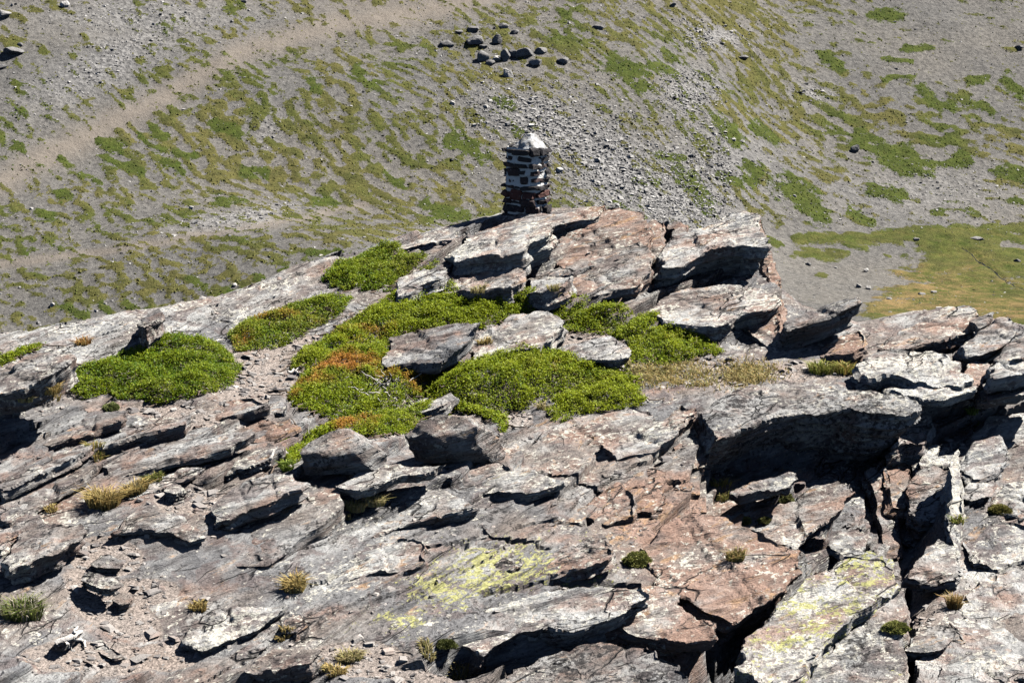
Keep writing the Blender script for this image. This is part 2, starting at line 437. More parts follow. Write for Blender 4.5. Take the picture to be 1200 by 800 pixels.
def far_zi(x, y):
    """height of the built hillside mesh (bilinear)"""
    i = np.clip(np.searchsorted(fx, x) - 1, 0, len(fx) - 2); j = np.clip(np.searchsorted(fy, y) - 1, 0, len(fy) - 2)
    u = (x - fx[i]) / (fx[i + 1] - fx[i]); v = (y - fy[j]) / (fy[j + 1] - fy[j])
    Z = FZ.reshape(len(fx), len(fy))
    return (Z[i, j] * (1 - u) + Z[i + 1, j] * u) * (1 - v) + (Z[i, j + 1] * (1 - u) + Z[i + 1, j + 1] * u) * v

# stream: a thin thread of dark water in its trench
def ribbon(px_pts, w, lift):
    c = np.array([far_hit(a, b) for a, b in px_pts])
    t = np.linspace(0, len(c) - 1, 60); k = np.minimum(t.astype(int), len(c) - 2); f = (t - k)[:, None]
    c = c[k] * (1 - f) + c[k + 1] * f
    c[:, 0] += 0.35 * vnoise(t * 2.1, t * 0, seed=3); c[:, 1] += 0.6 * vnoise(t * 2.1, t * 0 + 5, seed=4)
    d = np.gradient(c, axis=0); d[:, 2] = 0; d /= np.linalg.norm(d, axis=1)[:, None]
    s = np.stack([-d[:, 1], d[:, 0], d[:, 2] * 0], 1) * (w * (1 + 0.4 * vnoise(t * 3, t * 0, seed=6)))[:, None]
    L, R = c - s, c + s
    L[:, 2] = far_zi(L[:, 0], L[:, 1]) + lift; R[:, 2] = far_zi(R[:, 0], R[:, 1]) + lift
    return np.stack([L, R], 1).reshape(-1, 3), grid_faces(60, 2)
m = NT("stream_water"); water_mat = m.finish((.02, .022, .02), 0.15, m.noise(m.pos(), 3.0), 0.02, 0.4, 0.5)
v_, f_ = ribbon(STREAM_PX, 0.15, 0.03)
tag(link('stream', new_mesh('stream', v_, f_, water_mat, True)), 'thin dark stream winding through the valley meadow', kind='structure')

# ------------------------------------------------------------------ stones on the far slope
STONE_V = np.array([(-1, -1, -1), (1, -1, -1), (1, 1, -1), (-1, 1, -1), (-1, -1, 1), (1, -1, 1), (1, 1, 1), (-1, 1, 1)], float)
STONE_F = np.array([(0, 3, 2, 1), (4, 5, 6, 7), (0, 1, 5, 4), (1, 2, 6, 5), (2, 3, 7, 6), (3, 0, 4, 7)])
def stone_cloud(P, size, tone, flat=0.55, tilt=0.5, rng=RNG):
    """P (n,3) centres; one mesh of n angular stones"""
    n = len(P)
    v = STONE_V[None] * (1 + rng.uniform(-.38, .30, (n, 8, 3)))
    v[:, 4:, :2] *= rng.uniform(.45, .95, (n, 1, 1))
    s = np.stack([rng.uniform(.7, 1.4, n), rng.uniform(.55, 1.0, n), rng.uniform(.6, 1.4, n) * flat], 1) * (size * 0.5)[:, None]
    v = v * s[:, None]
    a = rng.uniform(0, 6.283, n); tx = rng.normal(0, tilt * .5, n); ty = rng.normal(0, tilt * .5, n)
    x, y, z = v[..., 0], v[..., 1], v[..., 2]
    y, z = y * np.cos(tx)[:, None] - z * np.sin(tx)[:, None], y * np.sin(tx)[:, None] + z * np.cos(tx)[:, None]
    x, z = x * np.cos(ty)[:, None] + z * np.sin(ty)[:, None], -x * np.sin(ty)[:, None] + z * np.cos(ty)[:, None]
    x, y = x * np.cos(a)[:, None] - y * np.sin(a)[:, None], x * np.sin(a)[:, None] + y * np.cos(a)[:, None]
    v = np.stack([x, y, z], 2) + P[:, None]
    f = STONE_F[None] + (np.arange(n) * 8)[:, None, None]
    return v.reshape(-1, 3), f.reshape(-1, 4), np.repeat(tone, 8)
m = NT("scree_stone")
far_stone = m.finish(m.mix(m.attr('tone'), (.06, .06, .063), (.46, .445, .425)), 0.9, None, spec=0.15)

N = 100000
cx = RNG.uniform(-118, 118, N); cy = RNG.uniform(280, 460, N)
cx[:36000] = RNG.uniform(-20, 42, 36000); cy[:36000] = RNG.uniform(325, 425, 36000)
cz = far_zi(cx, cy)
qx, qy = project(cx, cy, cz)
ok = (qx > -60) & (qx < 1260) & (qy > -60) & (qy < 420)
cx, cy, cz, qx, qy = cx[ok], cy[ok], cz[ok], qx[ok], qy[ok]
g_, v_, s_, d_, dr_ = far_fields(cx, cy, qx, qy)
dens = np.clip(0.18 + 1.6 * s_ - 0.15 * d_ - 0.12 * (g_ > 0.05) + 0.10 * vnoise(cx / 6, cy / 6, seed=77), 0.02, 1)
dens = np.where((qy > 275) & (qx > 900), dens * 0.5, dens)
ok = RNG.uniform(0, 1, len(cx)) < dens
size = 0.14 + 0.15 * RNG.exponential(1.0, ok.sum()) * (0.55 + 0.75 * s_[ok]) 
size = np.clip(size, 0.13, 1.0)
P_ = np.stack([cx[ok], cy[ok], cz[ok] + size * .12], 1)
v_, f_, t_ = stone_cloud(P_, size, np.where(RNG.uniform(0, 1, ok.sum()) < .3, RNG.beta(1.2, 3, ok.sum()), RNG.beta(2.2, 1.3, ok.sum())), 0.34, .25)
tag(link('scree_stones', new_mesh('scree_stones', v_, f_, far_stone, False, {'tone': t_})), 'loose grey stones and scree strewn over the far slope', kind='stuff')

# tufted turf on the far slope
N = 90000
cx = RNG.uniform(-118, 118, N); cy = RNG.uniform(280, 460, N); cz = far_zi(cx, cy)
qx, qy = project(cx, cy, cz)
ok = (qx > -40) & (qx < 1240) & (qy > -40) & (qy < 410)
cx, cy, cz, qx, qy = cx[ok], cy[ok], cz[ok], qx[ok], qy[ok]
g_, v_, s_, d_, dr_ = far_fields(cx, cy, qx, qy)
ok = RNG.uniform(0, 1, len(cx)) < np.clip(.06 + .9 * sstep(-.12, .10, g_), 0, .9) * (1 - .95 * ((qy > 270) & (qx > 890) & (g_ < 0)))
n = ok.sum()
P_ = np.stack([cx[ok], cy[ok], cz[ok]], 1)
r = RNG.uniform(.18, .42, n); hh = RNG.uniform(.06, .22, n) * np.where((qx[ok] > 880) & (qy[ok] > 264), .35, 1)
ang = RNG.uniform(0, 6.28, n)[:, None] + np.array([0, 2.09, 4.19])[None]
base = np.stack([np.cos(ang) * r[:, None], np.sin(ang) * r[:, None], np.full((n, 3), -.06)], 2) + P_[:, None]
top = P_ + np.stack([RNG.normal(0, .08, n), RNG.normal(0, .08, n), hh], 1)
v4 = np.concatenate([base, top[:, None]], 1)
f_ = (np.array([(0, 1, 3), (1, 2, 3), (2, 0, 3)])[None] + (np.arange(n) * 4)[:, None, None]).reshape(-1, 3)
viv = np.repeat(np.clip(v_[ok] + RNG.normal(0, .22, n), 0, 1), 4); dry_ = np.repeat(dr_[ok], 4)
m = NT("hill_turf")
tc = m.mix(m.attr('vivid'), (.120, .114, .040), (.052, .082, .013))
tc = m.mix(m.attr('dry'), tc, (.225, .160, .072))
turf_mat = m.finish(tc, 0.9, None, spec=0.1)
tag(link('hillside_turf', new_mesh('hillside_turf', v4.reshape(-1, 3), f_, turf_mat, False, {'vivid': viv, 'dry': dry_})), 'low green and olive turf growing in streaks on the far slope', kind='stuff')
# ------------------------------------------------------------------ the schist outcrop underfoot
PL_A, PL_B, PL_Y = -5.86, 0.1325, 14.0
_CR = np.array([(-400, 20.3), (-150, 20.9), (0, 21.3), (100, 21.8), (180, 22.2), (250, 22.7), (330, 23.6), (420, 24.5), (480, 25.0), (560, 25.7), (620, 26.1), (700, 26.2), (770, 25.5), (830, 24.8), (880, 24.0),
                (905, 22.9), (950, 22.3), (1000, 21.9), (1020, 21.7), (1060, 21.9), (1130, 22.2), (1200, 21.7), (1400, 21.0), (1700, 20.5)])
def fg_low(x, y):
    """the broad form of the outcrop"""
    x = np.asarray(x, float); y = np.asarray(y, float)
    yy = np.maximum(y, 1.0)
    q = 600 + FPX * (x / yy) / 0.985
    yc = np.interp(q, _CR[:, 0], _CR[:, 1])
    z = PL_A + PL_B * (y - PL_Y)
    t = np.maximum(y - yc, 0)
    z = z - (0.42 * t * t / (t + 0.6)) - 0.10 * t
    z = z + 0.16 * fbm(x / 2.4 + 3, y / 2.4, seed=61, oct=2) * sstep(0, 2.0, yc - y + 1.0)
    # the sunken ground right of the middle, below the great overhang
    box = sstep(815, 850, q) * sstep(1145, 1085, q)
    edge = 19.25 + 0.25 * vnoise(x * 1.3, y * 0, seed=66)
    z = z - 0.56 * box * sstep(edge + 0.05, edge - 0.10, y) * sstep(14.2, 18.6, y)
    # right flank steps down towards the lower right
    z = z - 0.35 * sstep(1000, 1100, q) * sstep(20.4, 19.6, y) * sstep(13.8, 16.5, y)
    side = np.maximum(np.abs(x) - 0.36 * yy - 1.5, 0)
    z = z - 0.25 * side
    z = z - 0.05 * np.maximum(12.5 - y, 0) * 0
    return z + CZ

def _w(px, py):
    d = ray(px, py)
    Y = (PL_A - PL_B * PL_Y) / (d[2] / d[1] - PL_B)
    return (d[0] / d[1] * Y, Y)
# clefts, given where they lie on the ground: list of (points, half width m, depth m)
CLEFTS = [([(1006, 588), (986, 618), (950, 652), (924, 688), (886, 726), (852, 764), (836, 815)], 0.25, 1.3),
          ([(770, 690), (800, 715), (830, 745)], 0.07, 0.35),
          ([(1066, 600), (1063, 700), (1066, 820)], 0.05, 0.3),
          ([(775, 262), (772, 300), (778, 340)], 0.06, 0.35),
          ([(530, 778), (600, 772), (700, 762), (790, 782), (830, 810)], 0.26, 0.62),
          ([(330, 655), (385, 640), (440, 610), (500, 590)], 0.025, 0.12),
          ([(360, 690), (470, 655), (560, 640), (640, 650)], 0.03, 0.12),
          ([(560, 570), (640, 560), (720, 585), (800, 560)], 0.025, 0.10),
          ([(600, 625), (680, 618), (720, 600)], 0.03, 0.12),
          ([(960, 760), (1000, 730), (1030, 700)], 0.02, 0.15),
          ([(560, 705), (640, 690), (740, 690)], 0.04, 0.14)]
CLEFTS = [([_w(a, b) for a, b in pts], w, d) for pts, w, d in CLEFTS]
SOIL_PX = [(130, 710, 95, 35, 30), (120, 770, 90, 26, 0), (200, 765, 60, 24, 0), (215, 585, 50, 22, 0), (130, 650, 60, 30, 0), (320, 450, 75, 26, -10), (300, 425, 70, 16, -20), (250, 490, 50, 10, -10), (420, 770, 70, 25, 0), (820, 438, 90, 18, 5), (930, 435, 60, 14, 0),
           (600, 490, 25, 12, 0), (170, 690, 50, 20, 0), (1080, 715, 30, 22, 0), (190, 480, 60, 10, 0), (480, 790, 70, 14, 0), (980, 432, 50, 12, 0), (700, 440, 60, 14, 0), (560, 480, 60, 12, 0), (420, 470, 80, 25, 0), (600, 380, 220, 26, 8), (180, 440, 100, 24, 0)]
FXS, FYS = 0.28, -0.02
def _steps(w, s, sharp, seed):
    k = np.floor(w / s); f = w / s - k
    r = sstep(1 - sharp, 1, f)
    return s * (k + r) , f, r
def fg_detail(x, y, z0, q, p):
    """bedding steps, joints and clefts on top of the broad form -> height, outward push of the lips, masks"""
    w = z0 - CZ - FXS * x - FYS * y
    wx = x + 0.25 * vnoise(x * .8, y * .8, seed=71); wy = y + 0.25 * vnoise(x * .8, y * .8, seed=72)
    # long blocks parallel to strike
    a = wx * 0.64 + wy * 0.77; b = -wx * 0.77 + wy * 0.64
    row = np.floor(b / 0.8 + 0.3 * vnoise(a * .5, b * .2, seed=73))
    ca = np.floor(a / 1.7 + _h(row, row * 0, row * 0, 74) * 3)
    off = (_h(row, ca, row * 0, 75) - 0.5) * 0.16
    lowrock = sstep(480, 540, p) 
    w1 = w + off + 0.11 * fbm(a * .7, b * 1.5, seed=76, oct=4)
    s1 = 0.17
    t1, f1, r1 = _steps(w1, s1, 0.20, 0)
    d1 = t1 - w1 + 0.5 * s1
    w2 = w + off * .7 + 0.030 * fbm(a * 1.3, b * 3.4, seed=78, oct=4) * 1.9
    s2 = 0.055
    t2, f2, r2 = _steps(w2, s2, 0.32, 0)
    d2 = t2 - w2 + 0.5 * s2
    soil = np.zeros_like(x)
    for cx, cy, rx, ry, an in SOIL_PX:
        soil = np.maximum(soil, blob(q, p, cx, cy, rx, ry, an))
    soil = sstep(0.35, 0.65, soil + 0.28 * fbm(x * 1.3, y * 1.3, seed=79, oct=3))
    A1 = (0.15 + 0.85 * sstep(-0.05, 0.40, vnoise(x * .45, y * .45, seed=80))) * (1 - 0.9 * soil)
    A2 = .85 * sstep(0.0, 0.45, vnoise(x * .9, y * .9, seed=81)) * (1 - 0.85 * soil)
    strata = blob(q, p, 130, 535, 190, 62) + .7 * blob(q, p, 60, 400, 110, 25) + .6 * blob(q, p, 760, 540, 120, 50) + .65 * blob(q, p, 540, 650, 150, 45, -15)
    A1 = np.maximum(A1, np.clip(strata, 0, 1) * .75 * (1 - soil)); A2 = np.maximum(A2, np.clip(strata, 0, 1) * .9 * (1 - soil))
    z = z0 + A1 * d1 + A2 * d2
    z = z + (0.015 * fbm(a * 1.3, b * 5.0, seed=82, oct=4) + 0.022 * fbm(a * .9, b * 1.5, seed=88, oct=2) + 0.012 * fbm(x * 9, y * 9, seed=83, oct=3)) * (1 - 0.6 * soil)
    z = z - 0.02 * soil + 0.010 * soil * fbm(x * 14, y * 14, seed=84, oct=2)
    for pts, hw, dp in CLEFTS:
        d = polyline(x + 0.05 * vnoise(x * 5, y * 5, seed=85), y + 0.05 * vnoise(x * 5, y * 5, seed=86), pts)
        z = z - dp * (1 - sstep(hw * .55, hw * 1.15, d))
    lip = 0.085 * A1 * np.where(f1 < .80, 1 - f1 / .80, r1) + 0.03 * A2 * np.where(f2 < .68, 1 - f2 / .68, r2)
    return z, lip, soil
def fg_full(x, y):
    z0 = fg_low(x, y)
    q, p = project(np.asarray(x, float), np.asarray(y, float), z0)
    return fg_detail(np.asarray(x, float), np.asarray(y, float), z0, q, p)[0]
def fg_hit(px, py, full=True):
    return hit(fg_full if full else fg_low, px, py, 11.0, 32.0, 0.04)

# the mesh: fine where the outcrop is seen, coarse where it falls away to the valley
uu = np.r_[-1.6, -1.2, -.9, -.7, -.55, -.46, -.40, -.36, np.arange(-.335, .3351, 0.00112), .36, .40, .46, .55, .7, .9, 1.2, 1.6]
_y = [12.4]
while _y[-1] < 27.2:
    _y.append(_y[-1] + 0.0228 * (_y[-1] / 16.0) ** 0.6)
vv_ = np.r_[-30, -20, -10, -4, 0, 3, 6, 8, 9.5, 10.5, 11.3, 12, np.array(_y), 27.6, 28.2, 29, 30, 32, 35, 40, 48, 60, 80, 110, 150]
UU, VV = np.meshgrid(uu, vv_, indexing='ij')
scl = np.maximum(VV, 9.0)
X = (UU * scl).ravel(); Y = VV.ravel()
Z0 = fg_low(X, Y)
qx, qy = project(X, Y, Z0)
Zd, LIP, SOIL = fg_detail(X, Y, Z0, qx, qy)
far_w = sstep(30, 60, Y)
Zd = Zd * (1 - far_w) + np.minimum(Zd, 75.0 - 20) * far_w
X2 = X + 0.72 * LIP; Y2 = Y - 0.70 * LIP
def paint(lst, x, y):
    s = np.zeros_like(x)
    for cx, cy, rx, ry, an, k in lst:
        s = s + k * blob(x, y, cx, cy, rx, ry, an)
    return np.clip(s, -1, 1.2)
LICH = paint([(600, 655, 110, 34, -12, .95), (520, 690, 100, 40, -15, .9), (450, 735, 60, 20, -10, .7), (690, 672, 60, 16, 0, 1.0), (480, 560, 60, 14, 0, .35), (560, 610, 90, 20, -15, .3), (960, 680, 60, 30, -30, .9), (910, 770, 40, 40, 0, .6), (1150, 640, 60, 60, 0, .25)], qx, qy)
RUST = paint([(760, 590, 60, 50, 0, .9), (830, 650, 80, 60, 0, .7), (740, 720, 70, 30, 0, .7), (110, 700, 80, 20, 0, .6), (290, 470, 60, 20, -10, .8), (200, 590, 70, 25, 0, .6), (70, 580, 70, 25, -30, .5), (690, 290, 50, 30, -20, .6), (600, 520, 40, 30, 0, .2), (660, 500, 50, 20, 0, .5), (900, 430, 80, 15, 0, .5), (120, 780, 90, 16, 0, .5), (660, 620, 80, 20, 0, .35)], qx, qy)
PALE = paint([(80, 400, 140, 26, -15, .75), (280, 360, 120, 26, -20, .6), (600, 280, 90, 30, 0, .45), (640, 730, 90, 30, -15, .7), (420, 660, 60, 30, -20, .5), (850, 500, 60, 30, 0, .4), (1150, 720, 70, 80, 0, .55), (1000, 720, 80, 70, 0, .6), (330, 610, 60, 40, -35, .15), (600, 540, 120, 20, 0, .3), (900, 470, 80, 14, 0, .35)], qx, qy)
rock_bed = rock_material("schist_bedrock", 'GEOMETRY')
bed = link('rock_ground', new_mesh('rock_ground', np.stack([X2, Y2, Zd], 1), grid_faces(len(uu), len(vv_)), rock_bed, True,
           {'soil': SOIL, 'lichen': LICH, 'rust': RUST, 'pale': PALE, 'dark': np.zeros_like(X)}, sharp=32))
tag(bed, 'outcrop of layered grey and rust schist bedrock', kind='structure')
# ------------------------------------------------------------------ the slabs, blocks and boulders of the outcrop, one object each
rock_loose = rock_material("schist_rock", 'OBJECT')
_SEED = [0]
def rock(name, label, poly, thick=0.2, lift=0.08, f=(0.28, 0.06), under=0.35, dome=0.0, rust=0.2, pale=0.2, lichen=0.0, dark=0.0,
         anchor=None, group=None, vox=None, rough=1.0, cat='rock', jag=1.0, drop=None, split=None):
    """a bedded piece of schist: POLY outlines its upper face as seen from the viewpoint; the face lies in a plane of slope F, LIFT above the ground at ANCHOR"""
    _SEED[0] += 1; sd = _SEED[0]
    rng = np.random.default_rng(500 + sd)
    pts = np.array(poly, float)
    A = anchor or tuple(pts.mean(0))
    P0 = fg_hit(*A) + np.array([0, 0, lift - (.03 if lift < .13 and thick < .15 else 0)])
    n = np.array([-f[0], -f[1], 1.0]); n /= np.linalg.norm(n)
    W = []
    for a, b in pts:
        d = ray(a, b); C0 = np.array([0, 0, CZ])
        W.append(C0 + d * (np.dot(P0 - C0, n) / np.dot(d, n)))
    W = np.array(W); c = W.mean(0)
    e1 = np.array([1, 0, f[0]]); e1 /= np.linalg.norm(e1); e2 = np.cross(n, e1)
    L = np.stack([(W - c) @ e1, (W - c) @ e2], 1)
    if (L[:, 0] * np.roll(L[:, 1], -1) - np.roll(L[:, 0], -1) * L[:, 1]).sum() < 0: L = L[::-1]
    size = np.sqrt(np.prod(np.ptp(L, axis=0)))
    if vox is None: vox = float(np.clip(size / 40, 0.013, 0.025))
    # ragged outline
    seg = []
    for i in range(len(L)):
        p, q = L[i], L[(i + 1) % len(L)]
        m_ = max(2, int(np.linalg.norm(q - p) / 0.07))
        t = np.arange(m_) / m_
        e = p + (q - p) * t[:, None]
        nn = np.array([(q - p)[1], -(q - p)[0]]) / (np.linalg.norm(q - p) + 1e-9)
        s = fbm(t * np.linalg.norm(q - p) * 4.5 + sd * 3 + i * 11, t * 0 + sd, seed=91, oct=3) * np.sqrt(np.clip(4 * t * (1 - t), 0, 1))
        seg.append(e + nn * (s * 0.10 * jag * min(size, .9))[:, None])
    O = np.concatenate(seg); k = len(O)
    tan = np.roll(O, -1, 0) - np.roll(O, 1, 0); out = np.stack([tan[:, 1], -tan[:, 0]], 1); out /= np.linalg.norm(out, axis=1)[:, None] + 1e-9
    per = np.r_[0, np.cumsum(np.linalg.norm(np.diff(O, axis=0), axis=1))]
    # beds: a stack of sheets with slightly different outlines; lower ones retreat to the back and left, so the front overhangs
    nb = max(2, int(round(thick / 0.06)))
    ws = np.sort(rng.uniform(0.12, 0.92, nb - 1)) * thick if nb > 1 else []
    ws = np.r_[0, ws, thick]
    ud = np.array([-0.55, 0.83])
    rings = []
    for b in range(nb):
        j = (fbm(per * 2.2 + b * 7.7, per * 0 + sd, seed=93, oct=2) * 0.05 + rng.uniform(-.02, .02)) * min(1, thick / .15) * rough * (0.3 if b == 0 else 1)
        for wv in (ws[b], ws[b + 1]):
            rings.append((O + out * j[:, None] + ud * under * wv, -wv))
    bm = bmesh.new(); R = []
    for o2, wv in rings:
        R.append([bm.verts.new((a, b, wv)) for a, b in o2])
    for r0, r1 in zip(R[:-1], R[1:]):
        for i in range(k): bm.faces.new((r0[i], r1[i], r1[(i + 1) % k], r0[(i + 1) % k]))
    bm.faces.new(R[0]); bm.faces.new(R[-1][::-1])
    bmesh.ops.triangulate(bm, faces=[q for q in bm.faces if len(q.verts) > 4])
    bmesh.ops.recalc_face_normals(bm, faces=bm.faces)
    me = bpy.data.meshes.new("tmp"); bm.to_mesh(me); bm.free()
    o = bpy.data.objects.new("tmp", me); COL.objects.link(o)
    md = o.modifiers.new("r", 'REMESH'); md.mode = 'VOXEL'; md.voxel_size = vox; md.adaptivity = 0
    dg = bpy.context.evaluated_depsgraph_get()
    ev = o.evaluated_get(dg); em = ev.to_mesh()
    nv = len(em.vertices); v = np.empty(nv * 3, np.float32); em.vertices.foreach_get('co', v); v = v.reshape(-1, 3).astype(float)
    vn = np.empty(nv * 3, np.float32); em.vertex_normals.foreach_get('vector', vn); vn = vn.reshape(-1, 3)
    nf = len(em.polygons); fl = np.empty(len(em.loops), np.int32); em.loops.foreach_get('vertex_index', fl)
    fl = fl.reshape(nf, 4) if len(fl) == nf * 4 else fl.reshape(nf, 3)
    ev.to_mesh_clear(); bpy.data.objects.remove(o); bpy.data.meshes.remove(me)
    a, b, w = v.T
    so = sd * 19.7
    topness = sstep(.45, .8, vn[:, 2]); side = 1 - np.abs(vn[:, 2])
    hz = vn.copy(); hz[:, 2] = 0
    # joints: the piece is cracked into a few blocks, each a little up or down and tipped
    ext = np.ptp(L, axis=0)
    for q in range(3 if size > .5 else 1):
        an = rng.choice([0.15, 0.5, 1.75, 2.0]) + rng.uniform(-.25, .25); cc = rng.uniform(-.32, .32, 2) * ext
        s_ = (a - cc[0]) * math.sin(an) - (b - cc[1]) * math.cos(an) + 0.06 * fbm(a * 3 + so, b * 3, seed=101 + q, oct=2)
        o0, t0, t1 = rng.uniform(.006, .024) * rng.choice([-1, 1]), rng.normal(0, .03), 0
        g_ = sstep(-.030, .030, s_)
        v[:, 2] += min(1.0, size / .6) * rough * np.clip(1 + w / thick, 0, 1) * (g_ * (o0 + t0 * np.clip(s_, 0, .5)) - .014 * np.exp(-(s_ / .024) ** 2))
    lam = vnoise(a * 1.4 + so, b * 1.4, w * 19, seed=95)
    lam = (0.5 * lam + 0.5 * np.round(lam * 2.2) / 2.2) * 0.045 + vnoise(a * 3.6 + so, b * 3.6, w * 46, seed=96) * 0.016
    lam += 0.022 * (_h(np.floor(a * 2.3 + .8 * vnoise(a * 3, b * 3, w * 9, seed=110)), np.floor(b * 2.3 + .8 * vnoise(a * 3, b * 3, w * 9, seed=111)), np.floor(w * 7 + .7 * vnoise(a * 2, b * 2, seed=112)), sd) - .5)
    v = v + hz * (lam * side * rough * min(1.0, thick / .12))[:, None]
    F = fbm(a * 1.1 + so + b * .5, b * 2.6, seed=97, oct=3) * 2.6
    kF = np.floor(F); fF = sstep(.62, 1, F - kF)
    v[:, 2] += topness * rough * ((kF + fF) * 0.021 + 0.028 * fbm(a * 1.3 + so, b * 1.6, seed=98, oct=3) + 0.010 * fbm(a * 7 + so, b * 15, seed=99, oct=3))
    v += vn * (0.012 * rough * fbm(a * 9 + so, b * 9, w * 16, seed=100, oct=3))[:, None]
    if dome:
        rr = np.hypot(a / (np.ptp(L[:, 0]) / 2), b / (np.ptp(L[:, 1]) / 2))
        v[:, 2] += dome * np.clip(1 - rr ** 2, -.6, 1) * np.clip(1 + w / thick, 0, 1)
    wv = v[:, :1] * e1 + v[:, 1:2] * e2 + v[:, 2:] * n
    base = np.array([c[0], c[1], c[2] - thick * .8])
    wv = wv + c - base
    ob = link(name, new_mesh(name, wv, fl, rock_loose, True, sharp=26), loc=base)
    tag(ob, label, cat, group, 'thing')
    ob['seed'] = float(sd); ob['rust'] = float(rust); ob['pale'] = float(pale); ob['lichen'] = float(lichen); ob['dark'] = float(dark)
    return ob

def near_boulder(label, px, py, w, h, deep, sd, lean=.3, peak=0.0, rust=0., pale=0., lichen=0., dark=0.):
    """a free standing boulder, broken to facets, whose foot shows at px, py and which is w by h pixels large there"""
    rng = np.random.default_rng(700 + sd)
    P = fg_hit(px, py - 4); k = P[1] / FPX
    bm = bmesh.new(); bmesh.ops.create_icosphere(bm, subdivisions=5, radius=1.0)
    co = np.array([v.co[:] for v in bm.verts]); F = np.array([[v.index for v in f.verts] for f in bm.faces]); bm.free()
    cuts = [(0, -.8, -.6, .62), (.0, -.95, .3, .70), (-.7, -.2, .7, .62), (.65, .1, .75, .66), (-.25, -.38, .9, .58), (.9, -.4, .1, .72), (-.9, -.4, -.1, .74), (0, 0, -1, .5)]
    cuts += [(*rng.normal(0, 1, 3), rng.uniform(.66, .85)) for q in range(16)]
    for cx_, cy_, cz_, lim in cuts:
        dn = np.array([cx_, cy_, cz_], float); dn /= np.linalg.norm(dn)
        co = co - np.maximum(co @ dn - lim, 0)[:, None] * dn * .96
    co = co / np.abs(co).max(0)
    s_ = [fbm(co[:, 0] * 1.6 + sd, co[:, 1] * 1.6 + q * 7, co[:, 2] * 2.6, seed=160 + q, oct=5, gain=.55) for q in range(3)]
    co = co + .10 * np.stack(s_, 1)
    bed = co[:, 2] * 6 - co[:, 0] * 2.0
    co[:, :2] *= (1 + .035 * np.round(vnoise(co[:, 0] * 1.2, co[:, 1] * 1.2, bed, seed=164) * 2.5) / 2.5)[:, None]
    co[:, 1] -= lean * (co[:, 2] + .2)
    co[:, 0] += peak * co[:, 2]
    co = co * [w * k * .5, w * k * .5 * deep * .75, h * k * .56]
    co[:, 2] += h * k * .44
    o = link('boulder', new_mesh('boulder', co, F, rock_loose, True, sharp=28), loc=P)
    tag(o, label, 'boulder', None, 'thing')
    for q, v_ in (('seed', sd * 3.3), ('rust', rust), ('pale', pale), ('lichen', lichen), ('dark', dark)): o[q] = float(v_)

# --- crest, around the cairn
rock('flat_rock', 'pale pink ledge of rock directly under the stone cairn', [(560, 262), (592, 250), (650, 251), (690, 243), (712, 240), (700, 256), (655, 266), (610, 276), (560, 276)], .28, .06, (.22, .10), rust=.7, pale=.7)
rock('flat_rock', 'broad pale slab below and left of the cairn, over a black cavity', [(520, 300), (548, 278), (585, 268), (648, 266), (646, 278), (622, 287), (612, 299), (575, 303), (540, 308)], .30, .22, (.26, .08), .5, rust=.5, pale=.7)
rock('rock_block', 'large rosy rock sloping down from the crest right of the cavity', [(640, 300), (672, 268), (715, 246), (752, 252), (764, 268), (757, 292), (706, 310), (662, 318)], .42, .16, (.20, .16), rust=.9, pale=.4)
rock('rock_block', 'grey laminated rock below the rosy rock, ending in dark steps', [(655, 330), (688, 306), (752, 288), (766, 300), (762, 322), (742, 340), (700, 348), (668, 344)], .34, .12, (.25, .14), .5, rust=.4, pale=.4)
rock('flat_rock', 'low grey plate at the upper edge of the large juniper mat', [(606, 345), (640, 322), (672, 324), (664, 338), (636, 350)], .18, .10, (.28, .08), rust=.3, pale=.4)
rock('rock_block', 'narrow upright rock standing in the notch left of the summit block', [(752, 270), (764, 258), (778, 262), (780, 296), (776, 330), (760, 334), (752, 300)], .40, .10, (.10, .30), rust=.7, pale=.3)
rock('rock_block', 'biggest block of the crest, with a black overhanging front and rusty right end',
     [(777, 300), (788, 276), (835, 264), (872, 250), (888, 254), (897, 278), (903, 292), (880, 288), (835, 294), (800, 312), (780, 314)], .56, .42, (.16, .10), .95, rust=.3, pale=.6, lichen=.2)
rock('rock_block', 'rusty upright end wall of the biggest crest block', [(884, 256), (891, 252), (899, 285), (913, 340), (904, 344), (896, 310)], .5, .34, (-.1, .30), .0, rust=1.0, pale=.2, jag=.5)
rock('flat_rock', 'light grey slab lying below the biggest crest block', [(757, 366), (772, 352), (808, 340), (850, 336), (905, 344), (914, 352), (898, 362), (872, 366), (840, 382), (800, 378)], .34, .20, (.16, .12), .45, rust=.4, pale=.6)
rock('rock_block', 'squared rusty grey block at the right end of the light slab', [(872, 366), (896, 362), (916, 352), (918, 374), (916, 404), (902, 406), (884, 392)], .34, .14, (.0, .30), .25, rust=.8, pale=.3)
rock('flat_rock', 'dark pointed slab jutting out to the right on the skyline', [(920, 374), (940, 366), (1004, 350), (1009, 356), (990, 364), (950, 378), (924, 386)], .30, .36, (.30, .05), .9, rust=.1, pale=.5, dark=.3)
rock('rock_block', 'pink rock wedge leaning under the pointed slab', [(955, 408), (985, 392), (1006, 386), (1013, 392), (1016, 408), (1000, 416), (966, 418)], .26, .12, (.25, .15), rust=.7, pale=.4)
rock('flat_rock', 'pale slab on the skyline above the topmost juniper cushion', [(420, 302), (440, 286), (484, 276), (520, 274), (545, 268), (552, 276), (510, 290), (470, 298), (445, 304)], .2, .04, (.20, .10), rust=.2, pale=.8)
rock('flat_rock', 'white topped slab beside the topmost juniper cushion', [(464, 329), (480, 320), (498, 315), (526, 320), (516, 328), (492, 336), (466, 346)], .18, .12, (.2, .1), pale=1.0)
